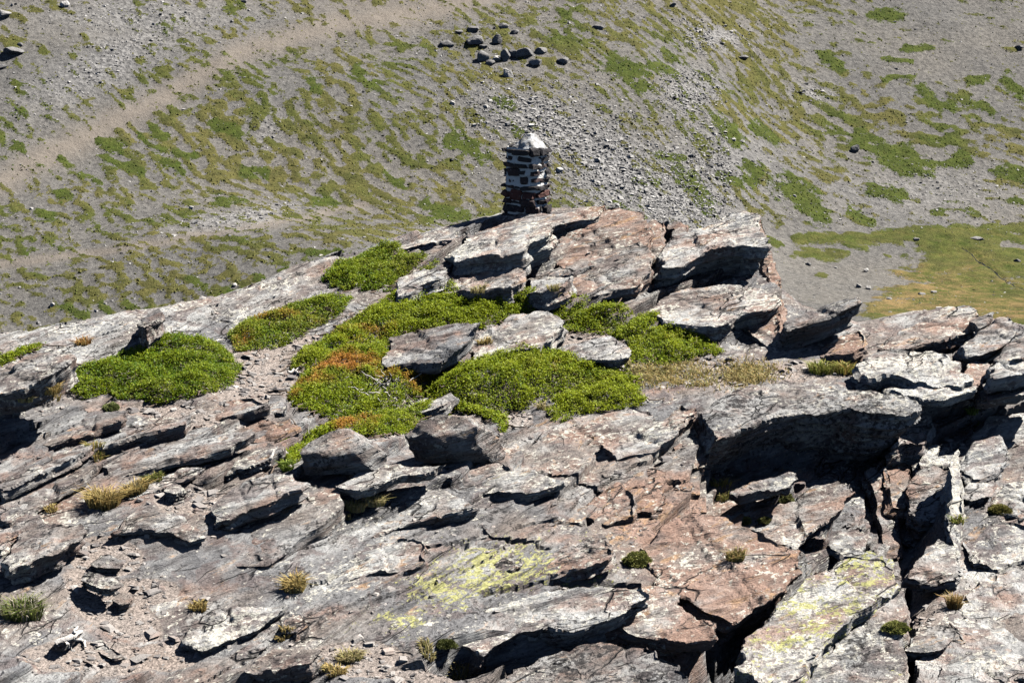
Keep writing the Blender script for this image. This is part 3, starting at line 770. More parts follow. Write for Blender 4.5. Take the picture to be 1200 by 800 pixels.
rock('rock_block', 'stepped grey rock above the middle of the juniper mat', [(500, 332), (540, 312), (590, 306), (612, 316), (600, 334), (560, 342), (520, 342)], .26, .10, (.22, .12), .4, rust=.5, pale=.4)
rock('rock_block', 'small dark cornered rock on the skyline of the left slope', [(160, 384), (172, 368), (188, 361), (192, 368), (190, 376), (172, 387)], .24, .12, (.30, .0), .6, rust=.1, pale=.2, dark=.3)
rock('flat_rock', 'cream coloured stone just below the dark skyline rock', [(160, 394), (174, 387), (190, 384), (186, 394), (168, 400)], .16, .15, (.10, .1), .4, pale=1.0)
# --- rocks among the junipers
rock('flat_rock', 'flat dark grey slab tilted among the junipers, left of a pale rock', [(450, 432), (458, 412), (456, 398), (482, 392), (520, 388), (561, 384), (556, 400), (541, 416), (518, 428), (490, 426)], .12, .15, (.24, .08), .9, rust=.0, pale=.1, dark=.2)
rock('rock_block', 'pale rock with a violet top in the middle of the junipers', [(552, 424), (549, 408), (568, 386), (600, 372), (636, 365), (656, 372), (664, 388), (648, 402), (634, 410), (600, 412)], .26, .17, (.18, .16), .5, rust=.35, pale=.7)
rock('boulder', 'pointed boulder with a black right end beside the pale violet rock', [(650, 410), (676, 400), (716, 392), (732, 398), (739, 410), (728, 416), (700, 416), (672, 418)], .18, .16, (.20, .07), .9, rust=.1, pale=.6)
near_boulder('big dark brown boulder with a bright grey rim in front of the junipers', 530, 544, 122, 58, .95, 21, rust=.5, pale=.35, dark=.3, lean=.16, peak=-.05)
near_boulder('grey rounded boulder left of the big dark brown boulder', 402, 562, 112, 56, .9, 22, rust=.1, pale=.3, lichen=.3, dark=.1, lean=.05, peak=.1)
rock('flat_rock', 'thin pale plate wedged under the big dark brown boulder', [(396, 570), (418, 554), (455, 541), (500, 543), (522, 543), (512, 552), (466, 558), (440, 572), (420, 576)], .09, .17, (.12, .02), .9, pale=.7)
rock('flat_rock', 'small pale slab showing between two juniper cushions', [(480, 484), (502, 472), (528, 458), (532, 464), (520, 476), (496, 484)], .12, .10, (.25, .12), pale=.5)
rock('flat_rock', 'low grey stone at the left foot of the orange juniper', [(312, 484), (318, 466), (334, 462), (338, 476), (334, 486)], .14, .08, (.15, .1), .6)
# --- right of the crest
rock('rock_block', 'craggy rock on the skyline at the right, grey with rusty beds', [(1028, 408), (1048, 392), (1090, 368), (1112, 358), (1144, 360), (1150, 372), (1138, 386), (1108, 396), (1066, 408)], .36, .16, (.16, .12), .4, rust=.5, pale=.6)
rock('flat_rock', 'small sharp plate sticking out behind the right skyline rock', [(1136, 378), (1150, 370), (1164, 366), (1160, 376), (1146, 386)], .12, .24, (.3, .0), .6, dark=.2)
rock('rock_block', 'grey tilted slab with a black underside right of the skyline rock', [(1126, 408), (1150, 386), (1172, 376), (1188, 380), (1190, 392), (1168, 406), (1140, 414)], .24, .26, (.26, .06), .9, rust=.35, pale=.5)
rock('flat_rock', 'tilted slab cut by the right edge, over deep black gaps', [(1168, 416), (1186, 398), (1210, 388), (1230, 392), (1226, 408), (1196, 420)], .20, .34, (.26, .05), .9, pale=.5)
rock('flat_rock', 'layered ledge between black gaps at the right edge', [(1158, 428), (1180, 420), (1230, 412), (1236, 426), (1196, 440), (1164, 446)], .16, .28, (.22, .02), .9, pale=.6, rust=.1)
rock('flat_rock', 'lower layered ledge at the right edge, above a black hollow', [(1146, 452), (1190, 442), (1236, 432), (1240, 444), (1200, 460), (1160, 466)], .14, .22, (.2, .02), .9, pale=.5)
rock('flat_rock', 'big slab with a bluish white top lying right of the great overhang', [(1002, 430), (1022, 414), (1044, 410), (1092, 412), (1122, 424), (1142, 444), (1128, 450), (1090, 450), (1050, 440), (1018, 444)], .26, .26, (.08, .10), .5, rust=.15, pale=.9)
rock('flat_rock', 'thin white edged plate under the bluish white slab', [(1036, 450), (1080, 456), (1128, 452), (1146, 448), (1146, 458), (1110, 468), (1060, 464)], .10, .20, (.06, .02), .8, rust=.1, pale=.8)
rock('rock_block', 'pinkish lump of rock at the right end of the bluish white slab', [(1128, 440), (1140, 424), (1158, 426), (1162, 440), (1150, 448), (1136, 452)], .26, .24, (.05, .2), .3, rust=.8, pale=.4)
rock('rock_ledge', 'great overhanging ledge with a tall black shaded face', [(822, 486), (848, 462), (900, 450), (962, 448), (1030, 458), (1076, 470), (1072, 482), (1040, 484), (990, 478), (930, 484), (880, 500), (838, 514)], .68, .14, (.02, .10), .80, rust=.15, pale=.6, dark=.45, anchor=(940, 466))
rock('rock_block', 'lit square cornered rock at the right end of the great overhang', [(1054, 474), (1066, 464), (1088, 482), (1092, 500), (1084, 522), (1062, 516), (1042, 528), (1050, 500)], .46, .26, (-.12, .30), .0, rust=.35, pale=.5, anchor=(1075, 520))
# --- lower right
rock('flat_rock', 'long grey slab jutting right over the dark cleft', [(838, 606), (872, 606), (900, 598), (950, 574), (984, 564), (1006, 580), (990, 604), (958, 628), (934, 650), (912, 640), (870, 632)], .30, .14, (.20, .14), 1.2, anchor=(880, 612), rust=.5, pale=.6)
rock('flat_rock', 'thin plate above a black hollow left of the long jutting slab', [(856, 574), (880, 562), (926, 552), (934, 560), (928, 572), (890, 578), (868, 584)], .09, .20, (.14, .02), .7, rust=.3, pale=.5, lichen=.5)
rock('rock_block', 'large rusty block bounded by the dark cleft', [(752, 640), (790, 604), (848, 606), (905, 634), (940, 646), (940, 674), (910, 702), (860, 732), (812, 706), (776, 690)], .70, .14, (.10, .18), .8, anchor=(800, 655), rust=.95, pale=.4, lichen=.15)
rock('rock_block', 'small cracked rock standing inside the dark cleft', [(968, 640), (984, 622), (1006, 616), (1018, 628), (1012, 650), (990, 652)], .70, .22, (.1, .2), .5, anchor=(1024, 645), pale=.5)
rock('rock_block', 'huge bright slab crusted with pale and yellow lichen at the bottom', [(858, 790), (880, 744), (910, 704), (946, 672), (984, 650), (1020, 640), (1050, 656), (1058, 690), (1000, 732), (946, 780), (930, 812), (892, 812)], .7, .22, (.10, .20), .2, rust=.25, pale=.45, lichen=1.0)
rock('rock_block', 'lichened slab right of a diagonal crack, bottom of the slope', [(952, 784), (1004, 734), (1058, 694), (1062, 760), (1060, 812), (940, 812)], .5, .12, (.12, .20), .2, rust=.2, pale=.7, lichen=.5)
rock('rock_pillar', 'upright pinkish grey pillar of rock with a slanting head', [(1014, 552), (1034, 542), (1044, 560), (1046, 590), (1058, 602), (1060, 648), (1036, 652), (1028, 590)], .65, .42, (-.06, .34), .0, rust=.45, pale=.4, jag=.5)
rock('rock_pillar', 'rock face with a rusty orange streak between two pale pillars', [(1034, 542), (1060, 524), (1076, 516), (1068, 560), (1062, 600), (1044, 596)], .6, .38, (-.15, .34), .0, rust=.95, pale=.2, jag=.5)
rock('rock_pillar', 'tall narrow white crusted pillar running down the right side', [(1112, 540), (1124, 520), (1130, 560), (1126, 600), (1124, 650), (1122, 690), (1112, 690), (1114, 620)], .5, .24, (.04, .34), .0, rust=.1, pale=1.2, jag=.5)
rock('rock_block', 'violet grey stepped rock between the orange streak and the white pillar', [(1068, 600), (1074, 560), (1096, 548), (1116, 556), (1114, 600), (1100, 614), (1082, 612)], .36, .12, (.05, .25), .3, rust=.4, pale=.4)
rock('flat_rock', 'pale slab bridging two black holes between the pillars', [(1062, 674), (1080, 652), (1100, 634), (1118, 640), (1120, 676), (1090, 680)], .14, .22, (.05, .16), .4, rust=.1, pale=.6)
rock('flat_rock', 'white splashed slab beneath the overhanging bluish slab', [(1076, 540), (1090, 518), (1118, 514), (1124, 530), (1112, 548), (1086, 552)], .24, .10, (.0, .2), pale=1.0, rust=.2)
rock('flat_rock', 'grey slab with a black lower edge near the right edge', [(1128, 548), (1142, 520), (1172, 512), (1180, 540), (1166, 556), (1140, 562)], .22, .18, (.06, .18), .6, pale=.5)
rock('rock_block', 'wide lichen mottled block at the right edge', [(1138, 512), (1160, 490), (1200, 482), (1230, 486), (1230, 530), (1190, 540), (1172, 520)], .3, .14, (.05, .2), .4, pale=.8, lichen=.2)
rock('flat_rock', 'small grey slab below the black edged slab near the right edge', [(1126, 580), (1134, 558), (1158, 556), (1170, 566), (1160, 580), (1140, 586)], .16, .14, (.1, .15), .6, pale=.4)
rock('rock_block', 'cream flecked rock above the olive moss cushion at the right', [(1160, 590), (1178, 564), (1204, 560), (1216, 590), (1196, 604), (1172, 600)], .22, .12, (.0, .2), .4, pale=.8)
rock('flat_rock', 'bluish slab left of a deep crack at the lower right', [(1128, 640), (1136, 618), (1170, 610), (1210, 616), (1212, 650), (1170, 668), (1140, 664)], .22, .06, (.06, .18), pale=.5)
rock('flat_rock', 'broad white lichened slab at the lower right edge', [(1130, 716), (1146, 680), (1190, 664), (1230, 668), (1230, 730), (1180, 744)], .24, .06, (.06, .18), pale=.6, lichen=.25)
rock('flat_rock', 'splintered grey plate above the lower right hole', [(1062, 760), (1074, 744), (1100, 732), (1122, 738), (1110, 754), (1090, 762)], .12, .16, (.1, .1), .6, pale=.4)
rock('flat_rock', 'grey plate in the bottom right corner', [(1090, 806), (1100, 780), (1140, 762), (1190, 764), (1220, 790), (1210, 812)], .2, .10, (.08, .15), .4, pale=.6)
rock('flat_rock', 'narrow splinter leaning at the right of the green moss cushion', [(1104, 742), (1112, 726), (1124, 736), (1136, 752), (1128, 756)], .08, .12, (.05, .2), .3, pale=.4)
# --- bottom centre
rock('rock_ledge', 'pale grey tilted ledge with a dark layered face at the bottom', [(524, 748), (548, 726), (576, 714), (620, 698), (664, 688), (712, 682), (748, 678), (762, 690), (722, 714), (684, 730), (640, 728), (606, 738), (566, 768)], .70, .14, (.24, .12), .75, rust=.1, pale=.95)
rock('rock_block', 'pink and rust rock with blocky corners right of the pale ledge', [(722, 716), (742, 694), (760, 684), (782, 690), (800, 712), (838, 730), (845, 748), (800, 752), (760, 744), (736, 738)], .7, .10, (.14, .18), 1.1, anchor=(765, 712), rust=.95, pale=.4)
rock('flat_rock', 'grey slab above the yellow lichen, left of the round green cushion', [(616, 668), (640, 652), (670, 636), (704, 624), (716, 634), (718, 648), (694, 662), (650, 672)], .16, .10, (.26, .12), .6, rust=.45, pale=.5, lichen=.2)
rock('flat_rock', 'dark mauve slab in the middle of the yellow lichen', [(496, 640), (520, 618), (556, 604), (580, 626), (612, 650), (600, 668), (560, 656), (520, 650)], .12, .05, (.20, .15), .5, rust=.2, pale=.1, dark=.25, lichen=.5)
rock('flat_rock', 'long grey slab with a curved lower lip above the lichen', [(378, 640), (396, 612), (440, 590), (500, 572), (540, 578), (560, 592), (520, 604), (470, 618), (420, 640)], .14, .06, (.24, .14), .6, rust=.2, pale=.4, lichen=.2)
rock('flat_rock', 'silvery slab left of the yellow lichen', [(346, 704), (366, 680), (400, 656), (466, 630), (500, 640), (494, 660), (440, 672), (400, 686), (368, 704)], .14, .05, (.20, .15), .5, pale=.7)
rock('flat_rock', 'flat lichen spotted slab right of the dark cavity under the boulder', [(500, 570), (524, 552), (560, 540), (590, 542), (640, 552), (664, 560), (636, 572), (590, 578), (540, 576)], .12, .06, (.22, .14), .5, pale=.5, lichen=.55)
rock('rock_block', 'rusty brown block at the top of the rusty slope', [(720, 584), (738, 560), (762, 546), (782, 552), (780, 580), (764, 606), (744, 604)], .28, .08, (.06, .25), .3, rust=1.2, pale=.0)
rock('rock_block', 'orange pink rock left of the rusty brown block', [(676, 604), (700, 584), (724, 566), (738, 580), (740, 606), (712, 616)], .2, .05, (.1, .2), .3, rust=.8, pale=.2)
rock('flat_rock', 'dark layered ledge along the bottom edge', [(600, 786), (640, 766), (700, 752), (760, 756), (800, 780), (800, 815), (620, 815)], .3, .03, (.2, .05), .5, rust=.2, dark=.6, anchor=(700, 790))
rock('rock_block', 'black sided block beside the great overhang, left', [(790, 520), (806, 500), (826, 494), (832, 520), (828, 546), (804, 548)], .3, .10, (.05, .25), .4, rust=.7, pale=.3)
rock('flat_rock', 'slab of pink and grey rock below the bright juniper dome', [(604, 520), (632, 500), (690, 488), (740, 474), (764, 482), (756, 504), (700, 520), (640, 534)], .2, .05, (.16, .15), .5, rust=.6, pale=.6)
rock('flat_rock', 'rust stained slab on the shoulder left of the great overhang', [(700, 520), (760, 500), (800, 478), (820, 486), (796, 510), (770, 530), (720, 540)], .2, .06, (.16, .15), .5, rust=.7, pale=.4)
# --- lower left
rock('flat_rock', 'large smooth slab sloping up to the right, lower left of centre', [(256, 660), (268, 622), (312, 590), (364, 567), (400, 576), (404, 596), (376, 622), (340, 648), (320, 664), (282, 668)], .20, .05, (.20, .20), .5, rust=.1, pale=.35, jag=.6, rough=.6)
rock('flat_rock', 'grey slab leaning above the large smooth slab', [(246, 598), (268, 578), (312, 560), (346, 558), (362, 570), (330, 584), (304, 594), (270, 608), (250, 612)], .16, .12, (.22, .12), .7, pale=.3, lichen=.25)
rock('flat_rock', 'loose curved slab resting on gravel over a black gap', [(130, 622), (146, 606), (164, 597), (202, 602), (226, 616), (244, 628), (222, 634), (196, 622), (164, 618)], .09, .11, (.03, .18), .6, pale=.55, anchor=(180, 622))
rock('boulder', 'small grey stone on the brown soil above the loose curved slab', [(190, 577), (200, 568), (210, 570), (219, 578), (206, 583)], .14, .10, (.0, .1), .3, pale=.2)
rock('rock_block', 'dark blue grey slab pair at the left edge over a black gap', [(8, 656), (20, 628), (40, 610), (92, 611), (94, 630), (66, 650), (34, 664), (12, 672)], .18, .17, (.24, .10), .6, dark=.15, pale=.2)
rock('flat_rock', 'dark fronted flat stone on the gravel, lower left', [(94, 678), (104, 669), (126, 674), (143, 684), (130, 690), (110, 684)], .10, .13, (.0, .08), .5, pale=.3, dark=.15)
rock('flat_rock', 'pale thin stone above the dark fronted flat stone', [(108, 658), (122, 647), (148, 656), (142, 664), (124, 664)], .08, .09, (.0, .1), .5, pale=.4)
rock('flat_rock', 'small dark plate just right of the dark fronted stone', [(130, 702), (144, 694), (160, 696), (154, 704), (140, 708)], .08, .09, (.05, .05), .6, dark=.2)
rock('flat_rock', 'pale blue slab half sunk in gravel at the bottom left', [(214, 752), (232, 724), (270, 712), (336, 708), (320, 724), (292, 740), (240, 760)], .16, .06, (.14, .15), .5, pale=.6)
rock('flat_rock', 'low grey slab near the bottom edge, right of the gravel', [(252, 776), (276, 762), (304, 752), (316, 760), (288, 784), (266, 788)], .12, .06, (.15, .12), .5, pale=.4)
rock('flat_rock', 'rounded slab with a brown shaded end at the bottom edge', [(288, 784), (322, 762), (356, 760), (380, 768), (366, 782), (330, 790), (300, 790)], .16, .12, (.16, .06), .6, pale=.4, rust=.2)
rock('flat_rock', 'small dark slab under the silvery slab', [(324, 738), (336, 722), (352, 718), (362, 730), (348, 740)], .14, .10, (.1, .1), .6, rust=.3)
rock('flat_rock', 'sunken grey slab at the lower left corner', [(50, 786), (66, 772), (96, 770), (116, 780), (94, 794), (60, 798)], .12, .03, (.1, .1), .4, pale=.5)
rock('flat_rock', 'thin stone lying beside the bleached wood', [(106, 750), (120, 748), (146, 768), (134, 772), (118, 764)], .07, .07, (.05, .1), .4, pale=.5)
rock('flat_rock', 'dark narrow stone behind the bleached wood', [(60, 754), (72, 738), (88, 732), (90, 740), (74, 754)], .08, .10, (.2, .1), .5, dark=.3)
rock('rock_ledge', 'grey slab at the left edge over a deep black cave', [(-30, 452), (0, 434), (40, 422), (86, 419), (84, 428), (62, 444), (30, 458), (0, 462), (-30, 468)], .24, .40, (.24, .05), .9, pale=.5, dark=.05)
# --- the bedded plates of the left ledges
rock('flat_rock', 'slim bedded plate below the left juniper cushion', [(36, 520), (70, 500), (118, 486), (150, 482), (140, 494), (96, 510), (60, 524)], 0.090, 0.075, (.24, .06), .5, pale=0.3)
rock('flat_rock', 'dark edged plate under the slim bedded plate', [(100, 524), (130, 508), (180, 496), (226, 490), (220, 502), (170, 516), (120, 532)], 0.090, 0.075, (.24, .06), .5, pale=0.2, dark=0.15)
rock('flat_rock', 'broad layered plate in the middle of the left ledges', [(116, 548), (150, 528), (200, 514), (270, 504), (300, 506), (270, 524), (210, 536), (140, 556)], 0.098, 0.075, (.24, .06), .5, pale=0.3)
rock('flat_rock', 'upper rust tinged plate of the left ledges', [(210, 488), (250, 474), (300, 470), (318, 478), (280, 490), (230, 496)], 0.075, 0.038, (.24, .06), .5, rust=0.7)
rock('flat_rock', 'splintered plate running to the left edge', [(-20, 566), (20, 544), (70, 526), (110, 518), (90, 536), (40, 560), (0, 580)], 0.105, 0.075, (.24, .06), .5, pale=0.3)
rock('flat_rock', 'steep thin plate above the golden grass', [(0, 602), (30, 580), (80, 556), (118, 546), (100, 562), (50, 588), (10, 612)], 0.090, 0.075, (.24, .06), .5, rust=0.4)
rock('flat_rock', 'pale plate right of the golden grass tuft', [(136, 578), (170, 562), (214, 548), (240, 548), (220, 560), (190, 570), (156, 584)], 0.075, 0.060, (.24, .06), .5, pale=0.9)
rock('flat_rock', 'grey plate above the brown soil patch', [(226, 556), (262, 540), (318, 524), (338, 528), (318, 542), (270, 556), (240, 564)], 0.090, 0.060, (.24, .06), .5, pale=0.3)
rock('flat_rock', 'red brown plate near the left foot of the junipers', [(266, 508), (300, 492), (340, 490), (352, 500), (322, 514), (282, 518)], 0.068, 0.038, (.24, .06), .5, rust=1.0, pale=-0.2)
rock('flat_rock', 'bluish plate at the left end of the ledges', [(-30, 640), (0, 618), (34, 600), (50, 604), (30, 624), (0, 646)], 0.105, 0.075, (.24, .06), .5, pale=0.3)
# ------------------------------------------------------------------ the cairn: courses of flat stones bedded in pale mortar
def cairn():
    P = fg_hit(617, 256)
    root = bpy.data.objects.new('stone_cairn', None); COL.objects.link(root)
    root.location = P + np.array([0, 0.12, -0.02]); root.rotation_euler = (0, math.radians(1.5), math.radians(55))
    tag(root, 'square cairn of dark flat stones bedded in white mortar on the crest', 'cairn')
    sm = NT("cairn_stone"); p = sm.pos()
    info = sm.attr('tone', 'OBJECT')
    c = sm.mix(info, (.045, .043, .046), (.17, .062, .045))
    c = sm.mix(sm.ramp(sm.noise(p, 30, 4, .7), .58, .70, 0, .7), c, (.33, .30, .25))
    c = sm.mix(sm.noise(p, 12, 3), sm.mix(1.0, c, (.6, .6, .6), 'MULTIPLY'), c)
    smat = sm.finish(c, .85, sm.noise(p, 40, 4, .7), .02, 1.0)
    mm = NT("white_mortar"); p = mm.pos()
    mmat = mm.finish(mm.mix(mm.noise(p, 14, 4, .65), (.50, .49, .47), (.80, .79, .76)), .95, mm.noise(p, 22, 4, .7), .03, 1.0, .1)
    cm = NT("cement_cap"); p = cm.pos()
    cmat = cm.finish(cm.mix(cm.ramp(cm.noise(p, 9, 4, .6), .4, .6), (.22, .215, .205), (.40, .41, .42)), .7, cm.noise(p, 18, 4, .7), .02, .8, .3)
    rng = np.random.default_rng(5)
    variants = []
    for k in range(8):
        bm = bmesh.new(); bmesh.ops.create_cube(bm, size=1.0)
        bmesh.ops.bevel(bm, geom=bm.edges[:], offset=.16, segments=1, affect='EDGES')
        for v in bm.verts: v.co += Vector(rng.uniform(-.10, .10, 3))
        me = bpy.data.meshes.new('stone'); bm.to_mesh(me); bm.free(); me.materials.append(smat); variants.append(me)
    half = 0.262; H = 0.0
    hs = [.10, .105, .085, .11, .08, .10, .095, .085, .10, .085]
    def rad(t, p=3.2): return 1 / ((abs(math.cos(t)) ** p + abs(math.sin(t)) ** p) ** (1 / p))
    for ci, h in enumerate(hs):
        hf = half + rng.uniform(-.014, .014) + (.03 if ci == 0 else 0) + (.02 if ci == len(hs) - 1 else 0)
        red = ci == 3
        t = rng.uniform(0, 1)
        end = t + 2 * math.pi
        while t < end - .05:
            dt = min(rng.uniform(.32, .85), end - t)
            if end - t - dt < .3: dt = end - t
            tm = t + dt / 2
            dep = rng.uniform(.13, .19)
            hh = h * rng.uniform(.50, .86)
            if rng.uniform() < .16: hh = h * 1.25                       # now and then a thick stone takes up two beds
            jut = rng.uniform(-.022, .026)
            r = hf * rad(tm) - dep / 2 + jut
            # the outward normal of the rounded square at this angle
            cx, cy = math.cos(tm), math.sin(tm)
            nx, ny = abs(cx) ** 2.2 * (1 if cx > 0 else -1), abs(cy) ** 2.2 * (1 if cy > 0 else -1)
            o = bpy.data.objects.new('stone', variants[rng.integers(8)]); COL.objects.link(o); o.parent = root
            o.location = (cx * r, cy * r, H + h * rng.uniform(.34, .52))
            o.rotation_euler = (rng.uniform(-.06, .06), rng.uniform(-.10, .10), math.atan2(ny, nx) + math.pi / 2 + rng.uniform(-.12, .12))
            o.scale = (dt * hf * rad(tm) * rng.uniform(.80, 1.0), dep, hh)
            o['tone'] = float(np.clip((.62 if red else .0) + rng.uniform(-.15, .22), 0, 1))
            t += dt
        H += h
    # mortar core, bulging out unevenly between the courses
    nseg, nz = 110, 110
    V = []
    for iz in range(nz + 1):
        z = -.10 + (H + .10) * iz / nz
        for i in range(nseg):
            t = 2 * math.pi * i / nseg
            r = rad(t) * (half - .024)
            V.append((math.cos(t) * r, math.sin(t) * r, z))
    V = np.array(V)
    b = 0.034 * fbm(V[:, 0] * 6, V[:, 1] * 6, V[:, 2] * 13, seed=140, oct=3)
    V[:, :2] *= (1 + b / half)[:, None]
    i = np.arange(nz)[:, None] * nseg + np.arange(nseg)[None]; j = np.arange(nz)[:, None] * nseg + (np.arange(nseg)[None] + 1) % nseg
    F = np.stack([i.ravel(), j.ravel(), (j + nseg).ravel(), (i + nseg).ravel()], 1)
    link('mortar', new_mesh('mortar', V, F, mmat, True), root)
    # cap: a weathered, blunt cement pyramid
    nr, ns = 12, 56; V = []
    for a in range(nr + 1):
        k = a / nr
        for s in range(ns):
            t = 2 * math.pi * s / ns
            r = rad(t, 4) * .215 * (1 - k * .80) if a < nr else 0
            V.append((math.cos(t) * r + .02 + .02 * k, math.sin(t) * r - .01, H - .035 + .21 * k - (.012 if a == nr else 0)))
    V = np.array(V); V += 0.024 * np.stack([fbm(V[:, 0] * 11 + q, V[:, 1] * 11, V[:, 2] * 11, seed=150 + q, oct=3) for q in range(3)], 1)
    i = np.arange(nr)[:, None] * ns + np.arange(ns)[None]; j = np.arange(nr)[:, None] * ns + (np.arange(ns)[None] + 1) % ns
    F = np.stack([i.ravel(), j.ravel(), (j + ns).ravel(), (i + ns).ravel()], 1)
    link('cap', new_mesh('cap', V, F, cmat, False), root)
cairn()
# ------------------------------------------------------------------ dwarf junipers: mats of short leafy sprigs
def leaf_material(name, trans=.35):
    m = NT(name)
    c = m.attr('tint', out='Color')
    return m.finish(c, .6, None, spec=.25, trans=trans)
juniper_mat = leaf_material("juniper_leaf")
def wood_material(name, a, b):
    m = NT(name); p = m.pos()
    return m.finish(m.mix(m.noise(p, 25, 4, .7), a, b), .85, m.noise(p, 60, 3), .01, 1.0)
stem_mat = wood_material("juniper_stem", (.10, .07, .05), (.19, .15, .12))
dead_mat = wood_material("bleached_wood", (.40, .37, .34), (.66, .63, .59))

def tubes(paths, nside=5):
    V, F, n0 = [], [], 0
    for pts, r0, r1 in paths:
        pts = np.asarray(pts, float); k = len(pts)
        d = np.gradient(pts, axis=0); d /= np.linalg.norm(d, axis=1)[:, None] + 1e-9
        u = np.cross(d, [0.3, .2, 1.0]); u /= np.linalg.norm(u, axis=1)[:, None] + 1e-9; w = np.cross(d, u)
        t = 2 * np.pi * np.arange(nside) / nside
        r = np.linspace(r0, r1, k)[:, None, None]
        ring = pts[:, None] + r * (np.cos(t)[None, :, None] * u[:, None] + np.sin(t)[None, :, None] * w[:, None])
        V.append(ring.reshape(-1, 3))
        i = np.arange(k - 1)[:, None] * nside + np.arange(nside)[None]; j = np.arange(k - 1)[:, None] * nside + (np.arange(nside)[None] + 1) % nside
        F.append(np.stack([i.ravel(), j.ravel(), (j + nside).ravel(), (i + nside).ravel()], 1) + n0)
        n0 += k * nside
    return np.concatenate(V), np.concatenate(F)

def pip(px, py, poly):
    x, y = px, py; ins = np.zeros(len(x), bool); n = len(poly)
    for i in range(n):
        x0, y0 = poly[i]; x1, y1 = poly[(i + 1) % n]
        c = ((y0 > y) != (y1 > y)) & (x < (x1 - x0) * (y - y0) / (y1 - y0 + 1e-12) + x0)
        ins ^= c
    return ins
def edge_dist(x, y, poly):
    return polyline(x, y, list(poly) + [poly[0]])

